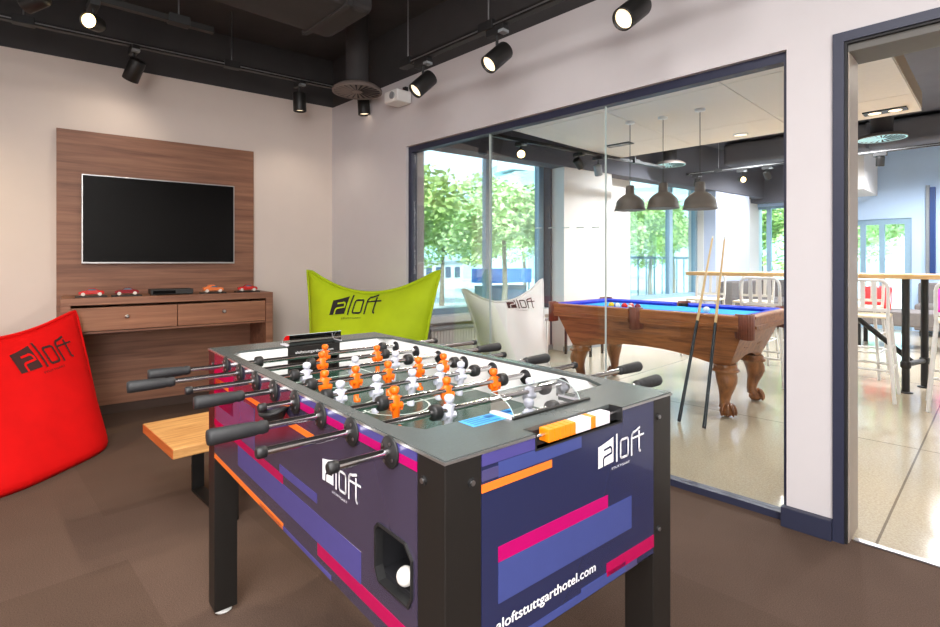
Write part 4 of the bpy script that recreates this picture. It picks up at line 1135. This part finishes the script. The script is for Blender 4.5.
# ------------------------------------------------------------------ ceiling fittings
def track(name, label, p0, p1, drops, sect=.022, stripe=True):
    p0 = Vector(p0); p1 = Vector(p1); d = p1 - p0; L_ = d.length; rz = math.atan2(d.y, d.x)
    t = thing(name, label, 'track rail', p0, rz)
    MB().box(0, -sect, 0, L_, sect, .036, M['black']).build('rail', t, .002)
    if stripe: MB().box(.05, -sect - .002, .012, L_ - .05, -sect + .001, .020, M['silver']).build('conductor_strip', t)
    for k in drops: MB().tube((k, 0, .036), (k, 0, CEIL - p0.z), .005, M['steel'], n=8).build('suspension_rod', t)
    for k in drops: MB().box(k - .06, -.035, -.005, k + .06, .035, .05, M['blackpl']).build('clamp', t, .003)
ZT = 2.585
track('light_track', 'black hanging light track along the glass wall', (-3.02, 2.27, ZT), (1.9, 2.27, ZT), [.08, .86, 2.5, 3.3, 4.4])
a = tvw(-3.6, -.5, 2.80); b_ = tvw(-.15, -.5, 2.80)
track('light_track', 'black light track along the television wall', a, b_, [.5, 1.2, 2.5])
track('light_track', 'black light track crossing the ceiling at the upper left corner', (-3.75, -2.2, 2.70), (-3.62, 1.2, 2.70), [.6, 2.0, 3.2], stripe=False)

def spot(label, pos, aim, rtop, r=.055, L_=.17, mlens='lens', power=0, grp='black track spotlights', col=(1, .86, .7), size=100, cyl='black', drive=True):
    """pos = centre of the barrel, aim = direction of the beam, rtop = height of the rail above"""
    P = Vector(pos); d = Vector(aim).normalized()
    t = thing('track_spotlight', label, 'spotlight', P, 0, grp)
    T = d.to_track_quat('Z', 'Y').to_matrix().to_4x4()
    MB().lathe([(r * .55, -L_ / 2 - .008), (r * .96, -L_ / 2), (r, -L_ / 2 + .006), (r, L_ / 2 - .004), (r * .97, L_ / 2), (r * .88, L_ / 2), (r * .84, L_ / 2 - .018)], M[cyl], 28, T, caps=False).lathe([(0, -L_ / 2 - .008), (r * .55, -L_ / 2 - .008)], M[cyl], 28, T, caps=False).build('barrel', t)
    MB().lathe([(0, L_ / 2 - .017), (r * .84, L_ / 2 - .017)], M[mlens], 24, T, caps=False).build('lens', t)
    MB().path([(0, 0, rtop - P.z - .004), (0, 0, .05 + r * .7), (.0, 0, r * .6)], .009, M['blackpl'], 8).build('yoke', t)
    MB().box(-.07, -.024, rtop - P.z - .045, .07, .024, rtop - P.z - .001, M['blackpl']).build('driver_box', t, .003)
    if drive: MB().box(.03, -.0245, rtop - P.z - .0462, .071, .0245, rtop - P.z - .030, M['grey']).build('driver_label', t)
    if power:
        ld = bpy.data.lights.new('spot_beam', 'SPOT'); ld.energy = power; ld.spot_size = R(size); ld.spot_blend = .8; ld.shadow_soft_size = .04; ld.color = col
        lo = bpy.data.objects.new('spot_beam', ld); COL.objects.link(lo)
        lo.location = P + d * (L_ / 2 + .03); lo.rotation_euler = d.to_track_quat('-Z', 'Y').to_euler()
def camdir(X, Y, Z): a_ = w2(X, Y); return (a_[0], a_[1], Z)
def onpx(X, Y, Z): a_ = w2(X, Y); return (a_[0], a_[1], Z)
spot('lit black spotlight on the glass wall track, above the left end of the glass', onpx(-.0895 * 3.57, 3.57, 2.42), camdir(-.63, -.37, -.70), ZT, power=60)
spot('lit black spotlight on the glass wall track, left of centre at the top', onpx(.0514 * 3.08, 3.08, 2.41), camdir(-.63, -.40, -.68), ZT, power=60)
spot('lit black spotlight on the glass wall track, cut by the top picture edge', onpx(.3086 * 2.467, 2.467, 2.385), camdir(-.66, -.42, -.62), ZT, power=50)
spot('unlit black spotlight on the glass wall track, at the top right', onpx(.43 * 2.2, 2.22, 2.50), camdir(.3, .5, -.5), ZT)
spot('black spotlight tilted toward the wall, above the television panel', tvw(-1.775, -.5, 2.63), (-.6, -.25, -.95), 2.80, L_=.16, power=5, size=140)
spot('black upright spotlight right of the walnut panel top', tvw(-.54, -.5, 2.62), (-.02, .05, -1), 2.80, L_=.16, power=9, size=140)
spot('black upright spotlight in the far corner under the round diffuser', tvw(.0, -.66, 2.64), (.05, .05, -1), 2.80, L_=.15)
spot('glowing spotlight facing the camera at the upper left', (-3.651, .56, 2.58), camdir(.2, -1, -.25), 2.70, r=.045, L_=.12, mlens='lenshot', drive=False)
spot('dim spotlight beside the glowing one at the far upper left', (-3.62, .30, 2.60), camdir(-.9, .1, -.3), 2.70, r=.045, L_=.12)

# pool room track and spots
ptk0 = tvw(.4, -.75, 2.56); ptk1 = tvw(4.7, -.75, 2.56)
track('light_track', 'black light track in the pool room along the window wall', ptk0, ptk1, [1.0, 3.6], stripe=False)
def pspot(label, x, z, aim, **k): spot(label, tvw(x, -.75, z), aim, 2.56, r=.05, L_=.13, grp='pool room track spotlights', **k)
pspot('glowing spotlight in front of the first pool room window', 1.88, 2.43, camdir(-.05, -1, -.35), mlens='lenshot', drive=True)
pspot('black spotlight by the first pillar, tilted to the wall', 2.85, 2.43, camdir(.5, .5, -.5), drive=False)
pspot('grey spotlight right of the tilted one at the first pillar', 3.22, 2.38, camdir(.2, .3, -.9), drive=False, cyl='grey')
track('light_track', 'dark light track across the lounge ceiling behind the pool room raft', (-3.6, 8.4, 2.60), (1.6, 8.4, 2.60), [.5, 1.7, 3.8], stripe=True)
for i, (x, z, aim, lb, ml) in enumerate([(-3.43, 2.47, camdir(0, .4, -1), 'small lounge spotlight, left of the glowing one', 'lens'), (-2.763, 2.445, camdir(-.1, -1, -.2), 'glowing lounge spotlight shining toward the camera above the pendants', 'lenshot'),
                               (-2.42, 2.47, camdir(.5, .3, -.8), 'small tilted lounge spotlight, right of the glowing one', 'lens'), (-1.12, 2.49, camdir(.1, .2, -1), 'small lounge spotlight seen through the doorway top', 'lens')]):
    spot(lb, (x, 8.4, z), aim, 2.60, r=.045, L_=.12, mlens=ml, grp='lounge track spotlights', drive=(i != 3))
# round air diffusers
def diffuser(label, pos, r, m, top):
    t = thing('air_diffuser', label, 'air diffuser', pos)
    MB().lathe([(r, .0), (r, .02), (r * .8, .05), (r * .45, .06)], M['diff'], 40, caps=False).lathe([(r * .92, 0), (r, 0)], m, 40, caps=False).build('rim', t)
    b = MB(); b.lathe([(0, .012), (r * .93, .012)], M['nearblack'], 32, caps=False)
    n = 22
    for i in range(n):
        a0 = 2 * PI * i / n; a1 = a0 + 2 * PI / n * .62
        b.add([(r * .22 * math.cos(a0), r * .22 * math.sin(a0), .004), (r * .93 * math.cos(a0), r * .93 * math.sin(a0), .004), (r * .93 * math.cos(a1), r * .93 * math.sin(a1), .008), (r * .22 * math.cos(a1), r * .22 * math.sin(a1), .008)], [(0, 1, 2, 3)], m)
    b.lathe([(0, .002), (r * .22, .003)], m, 20, caps=False)
    b.build('vanes', t)
    MB().tube((0, 0, .05), (0, 0, top - pos[2]), r * .46, M['dark'], n=24).build('neck_duct', t)
diffuser('grey round air diffuser under the ceiling in the near corner', (-3.80, 2.40, 2.63), .205, M['diff'], CEIL)
diffuser('pale round air diffuser above the pendant lamps beyond the raft', (-3.63, 7.87, 2.70), .225, M['diffc'], CEIL)
diffuser('pale round air diffuser seen through the top of the doorway', (-1.16, 8.82, 2.85), .27, M['diffc'], CEIL)
# ducts
def duct(label, p0, p1, w_, h_, m_='dark'):
    p0 = Vector(p0); p1 = Vector(p1); d = p1 - p0; t = thing('air_duct', label, 'air duct', p0, math.atan2(d.y, d.x)); L_ = d.length
    MB().box(0, -w_ / 2, 0, L_, w_ / 2, h_, M[m_]).build('duct_body', t, .06, seg=4)
    for k in range(1, int(L_ / 1.0) + 1): MB().box(k * 1.0 - .02, -w_ / 2 - .012, -.012, k * 1.0 + .02, w_ / 2 + .012, h_ - .001, M[m_]).build('flange', t, .004)
duct('wide dark air duct parallel to the television wall', (-3.26, -2.2, 2.86), (-3.24, 2.0, 2.86), .6, .38)
duct('dark air duct crossing the ceiling nearer the camera', (-2.2, -2.3, 2.98), (-2.0, 1.9, 2.98), .34, .26)
duct('grey air duct across the lounge ceiling', (-3.4, 9.65, 2.86), (1.8, 9.65, 2.86), .5, .36, 'darkg')
# small white fitting high on the glass wall near the corner
t = thing('wall_fixture', 'small white fixture on a bracket high on the wall near the corner', 'wall fixture', (-3.56, YW0, 2.57))
MB().box(-.02, -.03, .06, .02, 0, .12, M['blackpl']).build('bracket', t, .002)
MB().box(-.09, -.17, -.04, .09, -.02, .06, M['whitepl']).build('housing', t, .012)
MB().lathe([(0, 0), (.028, 0), (.03, .012)], M['grey'], 18, Matrix.Translation((.03, -.17, .01)) @ Matrix.Rotation(R(90), 4, 'X')).build('front_lens', t)
# recessed twin downlight in the raft
t = thing('recessed_downlight', 'black rectangular twin downlight set into the beige raft', 'downlight', (-.78, 6.10, 2.6))
MB().box(-.16, -.07, -.012, .16, .07, .02, M['black']).build('housing', t, .002)
for x in (-.075, .075): MB().lathe([(0, -.0135), (.05, -.0135)], M['lens'], 20, None, (x, 0, 0), False).build('lamp_face', t)
t = thing('recessed_downlight', 'slim black downlight set into the raft near the first pendant', 'downlight', (-3.2, 5.6, 2.6))
MB().box(-.16, -.06, -.012, .16, .06, .02, M['black']).build('housing', t, .002)
for x in (-.075, .075): MB().lathe([(0, -.0135), (.045, -.0135)], M['diff'], 20, None, (x, 0, 0), False).build('lamp_face', t)
t = thing('recessed_downlight', 'round downlight glowing at the far edge of the raft', 'downlight', (-2.02, 6.1, 2.6))
MB().lathe([(.075, 0), (.075, -.012), (.06, -.012)], M['whitepl'], 24, caps=False).build('trim_ring', t)
MB().lathe([(0, -.006), (.062, -.006)], M['lens'], 24, caps=False).build('lamp_face', t)

# ------------------------------------------------------------------ light
def area(name, loc, rot, sx, sy, power, col):
    l = bpy.data.lights.new(name, 'AREA'); l.shape = 'RECTANGLE'; l.size = sx; l.size_y = sy; l.energy = power; l.color = col
    o = bpy.data.objects.new(name, l); COL.objects.link(o); o.location = loc; o.rotation_euler = rot; return o
def pointl(name, loc, power, col, r=.08):
    l = bpy.data.lights.new(name, 'POINT'); l.energy = power; l.color = col; l.shadow_soft_size = r
    o = bpy.data.objects.new(name, l); COL.objects.link(o); o.location = loc; return o
def spotl(name, loc, power, col, size=150, r=.08):
    l = bpy.data.lights.new(name, 'SPOT'); l.energy = power; l.color = col; l.shadow_soft_size = r; l.spot_size = R(size); l.spot_blend = .6
    o = bpy.data.objects.new(name, l); COL.objects.link(o); o.location = loc; return o
area('room_fill', (.2, -.7, 3.15), (0, 0, 0), 2.6, 2.4, 250, (1, .97, .95))  # unseen area light added overhead as soft fill
area('room_fill', (1.6, -1.6, 1.7), (R(75), 0, R(48)), 1.6, 1.6, 100, (1, .98, .97))  # second fill, added behind the camera
for x, y in ((-2.6, 3.9), (-1.2, 4.0), (-2.9, 5.9), (-1.1, 5.9), (-.1, 4.6), (.8, 6.5)):
    spotl('pool_room_fill', (x, y, 2.57), 48, (1, .93, .84), 160, .06)  # spots added to brighten the pool room, apart from the modelled fittings
for x, y in ((-2.9, 7.4), (-1.4, 7.6), (.4, 8.0), (-2.6, 10.2), (-.6, 10.4), (1.2, 10.2)):
    spotl('lounge_fill', (x, y, 3.0), 280, (.96, .97, 1), 160, .06)  # added fill for the lounge and its blue wall, no fittings modelled
spotl('warm_wall_fill', (-4.2, -.9, 2.7), 90, (1, .78, .5), 150, .06)  # added to warm the lower left wall, for a lamp presumed off left
su = bpy.data.lights.new('sun', 'SUN'); su.energy = 8.0; su.angle = R(2); su.color = (1, .95, .86)
so_ = bpy.data.objects.new('sun', su); COL.objects.link(so_); so_.rotation_euler = Vector((-.55, .45, -.7)).to_track_quat('-Z', 'Y').to_euler()
wd = bpy.data.worlds.new('sky'); sc.world = wd; wd.use_nodes = True; nt = wd.node_tree
bg = nt.nodes['Background']; tc = nt.nodes.new('ShaderNodeTexCoord'); sx = nt.nodes.new('ShaderNodeSeparateXYZ'); cr = nt.nodes.new('ShaderNodeValToRGB')
cr.color_ramp.elements[0].position = .0; cr.color_ramp.elements[0].color = (.93, .97, 1, 1); cr.color_ramp.elements[1].position = .5; cr.color_ramp.elements[1].color = (.55, .78, 1, 1)
link(nt, tc.outputs['Generated'], sx.inputs[0]); link(nt, sx.outputs['Z'], cr.inputs[0]); link(nt, cr.outputs['Color'], bg.inputs['Color'])
bg.inputs['Strength'].default_value = 3.6
sc.view_settings.view_transform = 'Standard'; sc.view_settings.look = 'None'; sc.view_settings.exposure = 0.0
sc.cycles.use_denoising = True
sc.cycles.max_bounces = 10; sc.cycles.diffuse_bounces = 5; sc.cycles.transparent_max_bounces = 16
sc.cycles.sample_clamp_indirect = 6
sc.cycles.caustics_reflective = False; sc.cycles.caustics_refractive = False
